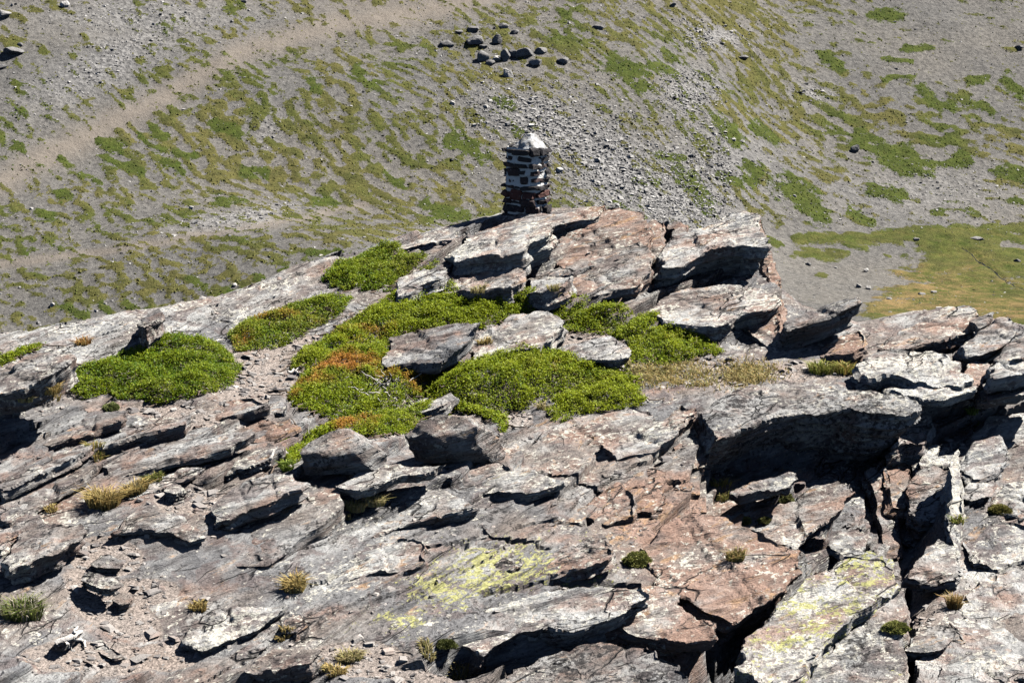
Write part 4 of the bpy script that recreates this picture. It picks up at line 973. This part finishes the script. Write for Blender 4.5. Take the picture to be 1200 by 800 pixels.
def juniper(label, poly, H=0.18, orange=(), olive=0.3, dense=3400, seed=0, bright=.5, dead=()):
    rng = np.random.default_rng(900 + seed)
    W = np.array([fg_hit(a, b, False)[:2] for a, b in poly])
    lo, hi = W.min(0), W.max(0)
    area = np.prod(hi - lo)
    N = int(area * dense)
    x = rng.uniform(lo[0], hi[0], N); y = rng.uniform(lo[1], hi[1], N)
    wob = .05 * vnoise(x * 5, y * 5, seed=seed + 1)
    ins = pip(x + wob, y + wob, W); x, y = x[ins], y[ins]
    d = edge_dist(x, y, W)
    lump = 0.5 + 0.5 * fbm(x * 2.3, y * 2.3, seed=seed + 20, oct=3)
    clump = vnoise(x * 7.5, y * 7.5, seed=seed + 40)
    hgt = .74 * H * np.clip(d / 0.30, 0, 1) ** .5 * (.65 + .6 * lump) + .038 * clump * np.clip(d / .1, .2, 1)
    keep = rng.uniform(0, 1, len(x)) < np.clip(.80 + .7 * clump + .3 * lump, .25, 1)
    zg = fg_full(x, y)
    cen = np.array([*W.mean(0), 0]); cen[2] = float(fg_full(cen[:1], cen[1:2])[0])
    root = bpy.data.objects.new('juniper_shrub', None); COL.objects.link(root); root.location = cen
    tag(root, label, 'shrub', 'dwarf junipers creeping over the outcrop')
    # colour of each sprig
    qx, qy = project(x, y, zg)
    org = np.zeros(len(x))
    for cx, cy, rx, ry, k in orange: org = np.maximum(org, k * blob(qx, qy, cx, cy, rx, ry))
    org = org + .35 * (org > .05) * vnoise(x * 6, y * 6, seed=seed + 60)
    ol = olive + .5 * fbm(x * 1.7, y * 1.7, seed=seed + 70, oct=3)
    dd = np.zeros(len(x))
    for cx, cy, rx, ry in dead: dd = np.maximum(dd, blob(qx, qy, cx, cy, rx, ry))
    keep &= rng.uniform(0, 1, len(x)) > dd
    x, y, zg, hgt, d, org, ol, clump = [q[keep] for q in (x, y, zg, hgt, d, org, ol, clump)]
    n = len(x); nl = 7
    # sprigs lean outwards at the margin
    az = rng.uniform(0, 6.283, (n, nl)); el = rng.uniform(.15, 1.2, (n, nl)); ln = rng.uniform(.018, .032, (n, nl)); wd = rng.uniform(.0050, .0088, (n, nl))
    dv = np.stack([np.cos(az) * np.cos(el), np.sin(az) * np.cos(el), np.sin(el)], 2)
    sv = np.stack([-np.sin(az), np.cos(az), az * 0], 2)
    b = np.stack([x, y, zg + np.maximum(hgt, .005)], 1)[:, None] + rng.normal(0, .012, (n, nl, 3))
    b[..., 2] -= rng.uniform(0, .06, (n, nl)) * np.clip(hgt / .1, 0, 1)[:, None]
    tip = b + dv * ln[..., None] + np.array([0, 0, -.004])
    low = b + dv * (ln * .12)[..., None]
    Vv = np.stack([low + sv * wd[..., None] * 1.15, tip, low - sv * wd[..., None] * 1.15], 2).reshape(-1, 3) - cen
    Ff = np.arange(len(Vv)).reshape(-1, 3)
    g1 = np.array([.085, .165, .008]); g2 = np.array([.295, .350, .014]); g3 = np.array([.30, .275, .06]); og = np.array([.46, .19, .04])
    t = np.clip(bright + .14 + rng.normal(0, .28, n) + .25 * clump, 0, 1)[:, None]
    c = g1 * (1 - t) + g2 * t
    t = np.clip(ol + rng.normal(0, .2, n) - .38, 0, .7)[:, None]; c = c * (1 - t) + g3 * t
    t = np.clip(org * 1.5 - .35 + rng.normal(0, .2, n), 0, .95)[:, None]; c = c * (1 - t) + og * t
    c = np.repeat(np.repeat(c, nl, 0) * rng.uniform(.7, 1.25, (n * nl, 1)), 3, 0)
    link('foliage', new_mesh('foliage', Vv, Ff, juniper_mat, False, {'tint': c}), root)['kind'] = 'stuff'
    # woody stems: creeping under the leaves, bare at the margin
    paths = []
    for k in range(max(6, int(area * 10))):
        i = rng.integers(n); a = rng.uniform(0, 6.28); L = rng.uniform(.2, .45); s = np.linspace(-.3, 1, 7)
        xs = x[i] + np.cos(a) * L * s + .03 * rng.normal(size=7); ys = y[i] + np.sin(a) * L * s + .03 * rng.normal(size=7)
        zs = fg_full(xs, ys) + .02 + max(hgt[i] - .06, 0) * np.clip(s, 0, 1)
        paths.append((np.stack([xs, ys, zs], 1) - cen, .012, .004))
    v, f = tubes(paths)
    link('stem', new_mesh('stem', v, f, stem_mat, True), root)
    if dead:
        paths = []
        for cx, cy, rx, ry in dead:
            for k in range(26):
                p0 = fg_hit(cx + rng.normal(0, rx * .6), cy + rng.normal(0, ry * .6), False); s = np.linspace(0, 1, 6); a = rng.uniform(0, 6.28); L = rng.uniform(.10, .28)
                pp = p0 + np.stack([np.cos(a) * L * s, np.sin(a) * L * s, .02 + .13 * s * rng.uniform(.4, 1.2)], 1) + rng.normal(0, .01, (6, 3))
                paths.append((pp - cen, .007, .003))
        v, f = tubes(paths, 4)
        link('dead_twigs', new_mesh('dead_twigs', v, f, dead_mat, True), root)
    return root

juniper('round dark green juniper cushion on the left ledges', [(70, 464), (82, 442), (100, 432), (140, 418), (184, 402), (236, 400), (262, 412), (282, 430), (276, 450), (238, 466), (190, 475), (150, 468), (128, 460), (96, 470)], .24, olive=.30, seed=1, bright=.22)
juniper('long narrow juniper mat with reddish patches left of the summit slope', [(262, 396), (290, 378), (330, 364), (376, 350), (414, 350), (404, 368), (372, 386), (350, 398), (322, 408), (284, 414)], .15, [(330, 375, 40, 8, .55), (285, 402, 16, 12, .7)], .35, seed=2, bright=.3)
juniper('highest dark juniper cushion, just below the pale skyline slab', [(374, 330), (392, 314), (420, 302), (450, 298), (486, 300), (518, 318), (492, 320), (466, 330), (452, 344), (404, 342)], .18, olive=.38, seed=3, bright=.28)
juniper('widest juniper mat, spreading from the left rocks to below the crest blocks', [(340, 432), (352, 414), (376, 402), (400, 385), (440, 360), (466, 346), (520, 341), (590, 346), (640, 352), (700, 362), (764, 376), (820, 396), (850, 412), (830, 418), (780, 428), (740, 424), (735, 404), (718, 391), (664, 386), (650, 370), (630, 366), (596, 372), (566, 384), (520, 388), (480, 392), (455, 402), (404, 414), (360, 436)], .16, [(420, 396, 40, 10, .4), (800, 400, 20, 6, .3)], .22, seed=4, bright=.6)
juniper('orange tinged juniper mat left of the flat dark grey slab', [(336, 468), (346, 448), (372, 428), (404, 412), (454, 404), (458, 420), (446, 436), (490, 430), (520, 440), (512, 458), (480, 474), (440, 484), (396, 492), (352, 486)], .15, [(400, 432, 40, 12, .95), (455, 445, 30, 10, .6), (360, 452, 22, 8, .7), (490, 450, 22, 12, .8), (345, 470, 12, 8, .4)], .25, seed=5, bright=.5, dead=[(450, 458, 20, 10)])
juniper('bright domed juniper in the centre below the pale violet rock', [(500, 466), (520, 444), (556, 428), (600, 414), (662, 412), (712, 430), (752, 450), (742, 458), (690, 458), (650, 466), (610, 484), (570, 484), (530, 474)], .26, [(640, 444, 12, 8, .3)], .18, seed=6, bright=.62)
juniper('small light green juniper dome at the right end of the central shrubs', [(638, 488), (652, 468), (690, 452), (734, 446), (754, 460), (752, 476), (700, 484), (652, 498)], .16, olive=.32, seed=7, bright=.75)
juniper('thin juniper strip curling round the big dark brown boulder', [(322, 552), (330, 532), (352, 512), (400, 494), (470, 478), (530, 470), (588, 486), (594, 508), (574, 498), (530, 484), (500, 494), (474, 514), (452, 518), (400, 512), (360, 522), (346, 552)], .17, [(405, 500, 24, 10, 1.0), (430, 496, 14, 6, .8)], .30, seed=8, bright=.55)
juniper('little juniper strip on the pale rock at the far left', [(-10, 424), (14, 412), (40, 404), (54, 400), (44, 410), (24, 420), (-6, 432)], .09, olive=.4, seed=9, bright=.4)

bpy.context.view_layer.update()
_DG = bpy.context.evaluated_depsgraph_get()
def top_hit(px, py):
    """the point of the outcrop (bare ground or loose rock) that shows at px, py"""
    d = Vector(ray(px, py)).normalized()
    ok, p, _n, _i, o, _m = S.ray_cast(_DG, Vector((0, 0, CZ)), d)
    if not ok or p.y > 40 or o.name.split('.')[0] not in ROCKY: return fg_hit(px, py)
    return np.array(p)
ROCKY = ('rock_ground', 'flat_rock', 'rock_block', 'rock_ledge', 'rock_pillar', 'boulder')
def drop(x, y, z, up=.25, reach=.55):
    """height of the rock below each x, y, looked for from a little above z"""
    r = np.full(len(x), z)
    for k in range(len(x)):
        ok, p, _n, _i, o, _m = S.ray_cast(_DG, Vector((x[k], y[k], z + up)), Vector((0, 0, -1)), distance=reach)
        if ok and o.name.split('.')[0] in ROCKY: r[k] = min(max(p.z, z - .07), z + .07)
    return r
# ------------------------------------------------------------------ grass tufts and moss cushions
grass_mat = leaf_material("dry_grass_blade", .3)
def tuft(name, label, px, py, rpx, hpx, cols, n=260, group=None, cat='grass tuft', seed=0, spread=1.0, flat=.75):
    rng = np.random.default_rng(2000 + seed)
    P = top_hit(px, py); k = P[1] / FPX
    R, Hh = rpx * k, hpx * k
    n = int(n)
    rr = R * np.sqrt(rng.uniform(0, 1, n)) * .75; a = rng.uniform(0, 6.283, n)
    bx, by = P[0] + rr * np.cos(a), P[1] + rr * np.sin(a) * flat
    bz = drop(bx, by, P[2]) - .01
    out = np.stack([np.cos(a) * rr / R, np.sin(a) * rr / R, np.zeros(n)], 1) * .9 * spread + rng.normal(0, .28, (n, 3)) * [1, 1, 0]
    L = Hh * rng.uniform(.6, 1.25, n); b = np.stack([bx, by, bz], 1)
    m1 = b + (out * .25 + [0, 0, .62]) * L[:, None]; t1 = b + (out * .85 + [0, 0, 1.0 - .25]) * L[:, None]
    sa = rng.uniform(0, 6.28, n); w = rng.uniform(.0035, .0065, n)
    s = np.stack([np.cos(sa), np.sin(sa), sa * 0], 1) * w[:, None]
    V = np.stack([b - s, b + s, m1 + s * .8, m1 - s * .8, t1 + s * .2, t1 - s * .2], 1).reshape(-1, 3)
    F = (np.array([(0, 1, 2, 3), (3, 2, 4, 5)])[None] + (np.arange(n) * 6)[:, None, None]).reshape(-1, 4)
    cols = np.array(cols); c = cols[rng.integers(len(cols), size=n)] * rng.uniform(.75, 1.25, (n, 1))
    o = link(name, new_mesh(name, V - P, F, grass_mat, False, {'tint': np.repeat(c, 6, 0)}), loc=P)
    tag(o, label, cat, group, 'thing')
GOLD = [(.46, .33, .11), (.53, .41, .17), (.38, .26, .09), (.44, .36, .14)]
STRAW = [(.50, .42, .22), (.42, .34, .16), (.36, .33, .12)]
GREENISH = [(.26, .28, .06), (.36, .32, .10), (.18, .22, .04)]
TUFTS = [('golden grass tuft leaning over a shadowed ledge at the left, largest of its kind', 122, 592, 26, 24, GOLD, 700, 0.9), ('golden grass tuft directly behind the largest golden tuft', 158, 578, 20, 16, GOLD, 420, 0.9),
         ('golden tuft below the large smooth slab', 345, 690, 17, 20, GOLD, 380, 1.0), ('straw coloured tuft below the thin plate under the big boulder', 416, 606, 16, 14, STRAW, 300, 1.), ('second straw tuft just right of the one below the thin plate', 440, 600, 14, 14, STRAW, 280, 1.),
         ('small tuft on the left edge ledge, beside the juniper cushion', 58, 468, 18, 14, GOLD, 260, 1.), ('pale tuft below the deep cave at the left edge', 30, 478, 12, 9, STRAW, 180, 1.), ('greenish gold tuft among the left ledge plates', 112, 534, 14, 12, GOLD + GREENISH, 220, 1.),
         ('tiny tuft at the left ledges above the dark slab pair', 60, 598, 9, 9, GOLD, 120, 1.), ('small tuft on bare rock right of the lower gravel', 232, 712, 14, 11, GOLD, 200, 1.), ('faint tuft at the foot of the dark fronted stone', 122, 698, 11, 9, GOLD, 130, 1.),
         ('orange brown tuft on the pale slope at the far left', 98, 402, 12, 10, [(.46, .24, .08), (.42, .30, .10)], 170, 1.), ('straw tuft at the bottom edge left of the layered ledge', 410, 772, 20, 13, STRAW, 320, 1.), ('greyish tuft at the bottom edge, second from the layered ledge', 392, 790, 18, 13, GOLD, 280, 1.),
         ('spiky tuft below the black hollow at the bottom', 540, 796, 13, 18, STRAW, 260, .8), ('low straw tuft at the left of the black hollow at the bottom', 500, 762, 12, 10, STRAW, 160, 1.), ('olive tuft at the foot of the pale slab in the lower left', 334, 748, 12, 9, GOLD, 120, 1.),
         ('long olive tuft on the rusty block', 862, 655, 14, 15, [(.25, .22, .07), (.36, .25, .10)], 200, 1.), ('olive tuft on the rock above the dark cleft', 846, 580, 16, 14, [(.28, .27, .08), (.36, .30, .12)], 180, 1.),
         ('straw tuft in the gap between the pillars', 1118, 712, 10, 22, [(.42, .27, .10), (.36, .28, .12)], 200, .6), ('small straw tuft beside the white crusted pillar', 1122, 612, 9, 9, GREENISH, 110, 1.),
         ('yellow green grass clump at the left end of the bluish white slab', 962, 436, 20, 15, GREENISH, 420, 1.), ('orange green grass clump touching the bluish white slab', 990, 436, 17, 14, [(.42, .30, .09), (.30, .30, .07)], 340, 1.),
         ('dry tuft under the pointed boulder in the junipers', 742, 436, 14, 9, STRAW, 220, 1.1), ('dry grass in the hollow below the violet topped rock', 568, 402, 12, 8, GOLD, 160, 1.), ('dry tuft in the saddle between the two central juniper domes', 636, 478, 9, 9, STRAW, 130, 1.),
         ('tuft at the rock foot above the widest juniper mat', 560, 342, 12, 8, STRAW, 140, 1.), ('yellowed tuft in the seam of the laminated rock', 648, 340, 9, 8, STRAW, 110, 1.), ('green fringe of grass right of the lower stepped rocks', 1140, 492, 9, 10, [(.10, .17, .03), (.2, .24, .06)], 160, 1.),
         ('green grass clump with grey dead stems at the left edge', 26, 722, 32, 24, [(.16, .20, .05), (.24, .25, .08), (.10, .14, .03), (.35, .31, .24)], 600, 1.1),
         ('dark green grass strip on the plate left of the golden tufts', 180, 562, 16, 9, [(.16, .19, .04), (.24, .22, .07)], 200, 1.0), ('green grass wisp at the left end of the strip juniper', 336, 550, 10, 12, [(.16, .24, .03), (.24, .30, .06)], 180, 1.0)]
for i, (lb, px, py, r_, h_, c_, n_, sp_) in enumerate(TUFTS):
    tuft('grass_tuft', lb, px, py, r_, h_, c_, n_, 'grass tufts on the outcrop', seed=i, spread=sp_)
# the dry sward right of the junipers
rng = np.random.default_rng(77)
n = 5200
wx = np.array([fg_hit(rng.uniform(745, 905), 438 + rng.normal(0, 6) + 6 * math.sin(k), False)[:2] for k in range(60)])
ci = rng.integers(60, size=n)
bx = wx[ci, 0] + rng.normal(0, .10, n); by = wx[ci, 1] + rng.normal(0, .10, n); bz = fg_full(bx, by) - .01
L = rng.uniform(.03, .085, n); o_ = rng.normal(0, .5, (n, 3)) * [1, 1, 0]; sa = rng.uniform(0, 6.28, n)
s = np.stack([np.cos(sa), np.sin(sa), sa * 0], 1) * .005; b_ = np.stack([bx, by, bz], 1)
m1 = b_ + (o_ * .3 + [0, 0, .6]) * L[:, None]; t1 = b_ + (o_ + [0, 0, .8]) * L[:, None]
V = np.stack([b_ - s, b_ + s, m1 + s * .8, m1 - s * .8, t1 + s * .2, t1 - s * .2], 1).reshape(-1, 3)
F = (np.array([(0, 1, 2, 3), (3, 2, 4, 5)])[None] + (np.arange(n) * 6)[:, None, None]).reshape(-1, 4)
cc_ = np.array(STRAW + GOLD + [(.30, .30, .09)]); c_ = cc_[rng.integers(len(cc_), size=n)] * rng.uniform(.75, 1.25, (n, 1))
tag(link('dry_grass', new_mesh('dry_grass', V, F, grass_mat, False, {'tint': np.repeat(c_, 6, 0)})), 'dry straw sward between the junipers and the great overhang', kind='stuff')

moss_mat = leaf_material("moss_leaf", .15)
def moss(label, px, py, rpx, hpx, cols, seed=0):
    rng = np.random.default_rng(3000 + seed)
    P = top_hit(px, py + hpx * .45); k = P[1] / FPX; R = rpx * k; Hh = hpx * k * .8
    n = int(2600 * max(1, rpx / 16) ** 1.5)
    u = rng.uniform(0.0, 1, n); a = rng.uniform(0, 6.28, n)
    rad = np.sqrt(1 - u * u)
    nrm = np.stack([rad * np.cos(a), rad * np.sin(a), u], 1)
    b = nrm * [R, R * .8, Hh * .85] * (1 + .26 * vnoise(nrm[:, 0] * 2.3, nrm[:, 1] * 2.3, nrm[:, 2] * 2.3, seed=seed) + .08 * vnoise(nrm[:, 0] * 6, nrm[:, 1] * 6, nrm[:, 2] * 6, seed=seed + 9))[:, None]
    d = nrm + rng.normal(0, .5, (n, 3)); d /= np.linalg.norm(d, axis=1)[:, None]
    s = np.cross(d, rng.normal(0, 1, (n, 3))); s /= np.linalg.norm(s, axis=1)[:, None]
    L = rng.uniform(.010, .022, n)[:, None]; w = .004
    V = np.stack([b - d * L * .4 - s * w, b - d * L * .4 + s * w, b + d * L + s * w * .3, b + d * L - s * w * .3], 1).reshape(-1, 3)
    cols = np.array(cols); c = cols[rng.integers(len(cols), size=n)] * rng.uniform(.7, 1.3, (n, 1))
    root = link('moss_cushion', new_mesh('moss_cushion', V, np.arange(len(V)).reshape(-1, 4), moss_mat, False, {'tint': np.repeat(c, 4, 0)}), loc=P)
    tag(root, label, 'moss cushion', 'moss cushions in rock cracks', 'thing')
    nu, nv = 20, 9; uu_, vv2 = np.meshgrid(np.linspace(0, 2 * np.pi, nu), np.linspace(-.35, np.pi / 2, nv), indexing='ij')
    B = np.stack([np.cos(uu_) * np.cos(vv2) * R, np.sin(uu_) * np.cos(vv2) * R * .8, np.sin(vv2) * Hh], 2).reshape(-1, 3) * .74
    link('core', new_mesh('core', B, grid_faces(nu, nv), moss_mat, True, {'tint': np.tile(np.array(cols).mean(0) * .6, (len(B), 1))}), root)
MG = [(.22, .25, .05), (.31, .32, .08), (.36, .34, .11)]
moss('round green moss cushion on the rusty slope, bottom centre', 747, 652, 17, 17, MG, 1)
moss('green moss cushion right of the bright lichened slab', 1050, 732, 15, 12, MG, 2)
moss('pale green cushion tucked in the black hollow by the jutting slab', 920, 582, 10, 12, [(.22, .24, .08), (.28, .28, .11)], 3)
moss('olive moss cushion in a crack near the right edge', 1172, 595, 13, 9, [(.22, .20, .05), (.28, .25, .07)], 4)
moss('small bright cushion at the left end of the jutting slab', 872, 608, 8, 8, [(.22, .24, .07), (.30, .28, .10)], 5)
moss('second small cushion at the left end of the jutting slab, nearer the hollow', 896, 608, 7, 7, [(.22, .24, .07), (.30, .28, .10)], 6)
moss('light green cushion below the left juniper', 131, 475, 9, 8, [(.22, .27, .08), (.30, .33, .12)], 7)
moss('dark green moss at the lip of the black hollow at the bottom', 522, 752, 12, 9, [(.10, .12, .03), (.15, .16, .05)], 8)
# ------------------------------------------------------------------ gravel and flakes on the soil of the outcrop
N = 70000
u = RNG.uniform(-.30, .30, N); gy = 13.2 + 11.5 * RNG.uniform(0, 1, N) ** .8; gx = u * gy
z0 = fg_low(gx, gy); qx, qy = project(gx, gy, z0)
zz, _, so = fg_detail(gx, gy, z0, qx, qy)
ok = RNG.uniform(0, 1, N) < np.where(so > .3, .40 * so, .025)
n = ok.sum()
size = np.clip(.016 + .022 * RNG.exponential(1, n), .015, .12)
P_ = np.stack([gx[ok], gy[ok], zz[ok] + size * .10], 1)
v_, f_, t_ = stone_cloud(P_, size, RNG.beta(1.8, 2.2, n), .22, .35)
m = NT("gravel_stone"); p = m.pos()
c = m.mix(m.attr('tone'), (.11, .10, .10), (.44, .41, .38))
c = m.mix(m.ramp(m.noise(p, 3.0, 3), .5, .7, 0, .5), c, (.30, .19, .14))
gravel_mat = m.finish(c, .9, m.noise(p, 60, 3), .01, .8, .2)
tag(link('gravel', new_mesh('gravel', v_, f_, gravel_mat, False, {'tone': t_})), 'schist flakes and gravel lying on bare soil of the outcrop', kind='stuff')

# ------------------------------------------------------------------ bleached dead wood
def deadwood(label, paths_px, r0, seed, lift=.03):
    rng = np.random.default_rng(seed); paths = []; P0 = None
    for pts, rs in paths_px:
        w = np.array([top_hit(a, b) for a, b in pts]); w[:, 2] += lift
        if P0 is None: P0 = w[0].copy(); P0[2] -= lift
        t = np.linspace(0, len(w) - 1, 9); k = np.minimum(t.astype(int), len(w) - 2); f = (t - k)[:, None]
        w = w[k] * (1 - f) + w[k + 1] * f + rng.normal(0, .008, (9, 3))
        paths.append((w - P0, r0 * rs, r0 * rs * .35))
    v, f = tubes(paths, 7)
    v = v + .004 * np.stack([vnoise(v[:, 0] * 30, v[:, 1] * 30, v[:, 2] * 30, seed=q) for q in range(3)], 1)
    o = link('dead_branch', new_mesh('dead_branch', v, f, dead_mat, True), loc=P0)
    tag(o, label, 'dead branch', 'bleached dead branches', 'thing')
deadwood('bleached forked stump of dead wood on the gravel at the lower left', [([(66, 760), (82, 752), (92, 744), (98, 746)], 1.6), ([(86, 752), (88, 742), (91, 738)], 1.0), ([(84, 752), (94, 752), (100, 756), (99, 762)], .9), ([(76, 756), (84, 764)], .7)], .022, 1)
deadwood('white crooked dead branch left of the grey rounded boulder', [([(304, 553), (312, 547), (318, 540), (321, 532), (326, 529)], 1.0), ([(312, 547), (318, 550)], .6)], .024, 2)
deadwood('thin pale dead twigs between the round and the long juniper', [([(236, 402), (246, 404), (258, 401), (266, 402)], 1.0), ([(246, 404), (243, 410)], .7)], .018, 3)
deadwood('thin dead stem at the left rim of the orange juniper', [([(338, 440), (346, 436), (356, 431)], 1.0), ([(344, 438), (352, 440)], .8)], .015, 4)

# ------------------------------------------------------------------ boulders of the far slope, one by one
far_boulder_mat = NT("far_boulder"); _p = far_boulder_mat.pos()
_c = far_boulder_mat.mix(far_boulder_mat.noise(_p, 1.2, 5, .7), (.06, .06, .064), (.32, .31, .30))
_c = far_boulder_mat.mix(far_boulder_mat.attr('pale', 'OBJECT'), _c, (.52, .50, .47))
far_boulder_mat = far_boulder_mat.finish(_c, .9, far_boulder_mat.noise(_p, 2.5, 5, .7), .3, 1.0, .15)
def far_boulder(label, px, py, w, h, pale=0.0, group=None, seed=0):
    rng = np.random.default_rng(4000 + seed)
    P = far_hit(px, py); k = P[1] / FPX; W, H = max(w, 7) * k * .58, max(h, 5) * k * .95
    bm = bmesh.new(); bmesh.ops.create_icosphere(bm, subdivisions=3, radius=1.0)
    co = np.array([v.co[:] for v in bm.verts]); F = np.array([[v.index for v in f.verts] for f in bm.faces]); bm.free()
    # facet it: cut the ball by a dozen random planes
    for q in range(22):
        d = rng.normal(0, 1, 3); d /= np.linalg.norm(d); lim = rng.uniform(.45, .75)
        s = co @ d; over = np.maximum(s - lim, 0); co = co - over[:, None] * d * .92
    co = co + .07 * np.stack([fbm(co[:, 0] * 2.2 + seed, co[:, 1] * 2.2, co[:, 2] * 2.2, seed=s_, oct=3) for s_ in (1, 2, 3)], 1)
    co[:, 1] -= .12 * np.clip(co[:, 2], -1, 1)                 # leans out over its foot on the downhill side
    co = co * [W * 1.2, W * rng.uniform(.8, 1.1), H * .85]; co[:, 2] += H * .30
    a = rng.uniform(-.4, .4); x, y = co[:, 0].copy(), co[:, 1].copy(); co[:, 0] = x * math.cos(a) - y * math.sin(a); co[:, 1] = x * math.sin(a) + y * math.cos(a)
    o = link('boulder', new_mesh('boulder', co, F, far_boulder_mat, False), loc=P)
    tag(o, label, 'boulder', group, 'thing'); o['pale'] = float(pale)
GB = 'dark boulders high on the far slope'
for i, (lb, px, py, w, h, pl) in enumerate([
        ('lone dark boulder at the left of the far boulder cluster', 525, 54, 12, 7, 0), ('flat dark boulder at the top left of the far cluster', 555, 36, 14, 6, 0), ('large black sided boulder left in the far cluster', 557, 52, 18, 12, 0),
        ('medium dark boulder right of the large black sided one', 582, 51, 11, 9, 0), ('slim dark stone below the large black sided boulder', 566, 56, 9, 4, 0), ('sloping dark boulder at the lower left of the far cluster', 566, 71, 14, 12, .1),
        ('dark boulder trailing below the sloping one', 574, 76, 10, 7, 0), ('upright dark boulder in the middle of the far cluster', 592, 71, 11, 14, .05), ('dark boulder wall segment right of the upright boulder', 602, 66, 12, 9, 0),
        ('widest dark boulder at the right of the far cluster', 614, 66, 18, 12, 0), ('slender grey boulder at the right end of the far cluster', 634, 62, 12, 6, .1), ('grey boulder below the right end of the far cluster', 627, 77, 13, 8, .2),
        ('two humped dark boulder apart on the right of the far cluster', 660, 74, 13, 8, 0), ('white topped boulder standing alone below the far cluster', 595, 90, 12, 10, .75), ('low grey boulder at the upper right of the far cluster', 590, 33, 12, 6, .1),
        ('low grey stone beyond the upper right grey boulder', 603, 39, 8, 4, .1), ('small dark stone left of the flat top boulder', 538, 39, 8, 4, .1), ('pale slanting boulder between the dark ones of the cluster', 582, 71, 10, 7, .8)]):
    far_boulder(lb, px, py, w * 1.2, h * 1.15, pl, GB, i)
for i, (lb, px, py, w, h, pl) in enumerate([
        ('white stone gleaming on the left turf slope', 224, 245, 7, 5, 1), ('white stone on the lower left slope above the outcrop', 275, 335, 5, 4, 1), ('pale stone at the far lower left slope', 61, 359, 6, 5, .9),
        ('white boulder near the top left corner', 77, 8, 12, 7, 1), ('dark crag at the left edge under the top left corner', 14, 62, 22, 9, 0), ('second dark crag below the one at the left edge', 3, 80, 10, 6, 0), ('small dark crag right of the left edge crag', 24, 54, 8, 5, 0),
        ('bluish crag in the top left corner', 4, 20, 16, 10, .3), ('large flat boulder beside the meadow stream', 1146, 281, 15, 5, .15), ('grey boulder on the meadow at the right edge', 1192, 307, 9, 4, .2), ('small boulder left of the stream bend', 1074, 282, 9, 4, .4),
        ('dark stone in the middle of the brown flat', 948, 311, 6, 3, 0), ('pale stone on the brown flat by the meadow', 1015, 318, 8, 4, .6), ('flat stone among the stones below the meadow edge', 1018, 339, 9, 4, .4), ('second flat stone below the meadow edge, further left', 1006, 337, 7, 4, .5),
        ('stone on the meadow rim, right of the flat stones', 1080, 346, 9, 4, .3), ('pale stone on the meadow rim, top of the small group', 1094, 344, 7, 3, .6), ('grey stone near the pointed slab on the valley floor', 1042, 352, 9, 4, .3), ('dark stone on the upper right scree', 1194, 57, 10, 4, 0),
        ('dark stone on the scree beneath the upper right turf', 871, 69, 14, 4, 0), ('dark boulder at the top right of the central slope', 700, 33, 14, 5, .05), ('dark boulder at the top edge right of centre', 788, 8, 9, 5, 0), ('dark stone at the top edge left of centre', 286, 3, 9, 4, 0),
        ('pale boulder on the scree behind the cairn', 655, 201, 9, 6, .9), ('white stone high on the scree tongue', 530, 123, 7, 6, .9), ('dark stone at the edge of the dark turf on the right slope', 1002, 177, 12, 8, 0)]):
    far_boulder(lb, px, py, w, h, pl, 'single stones on the far slope and valley floor', 50 + i)
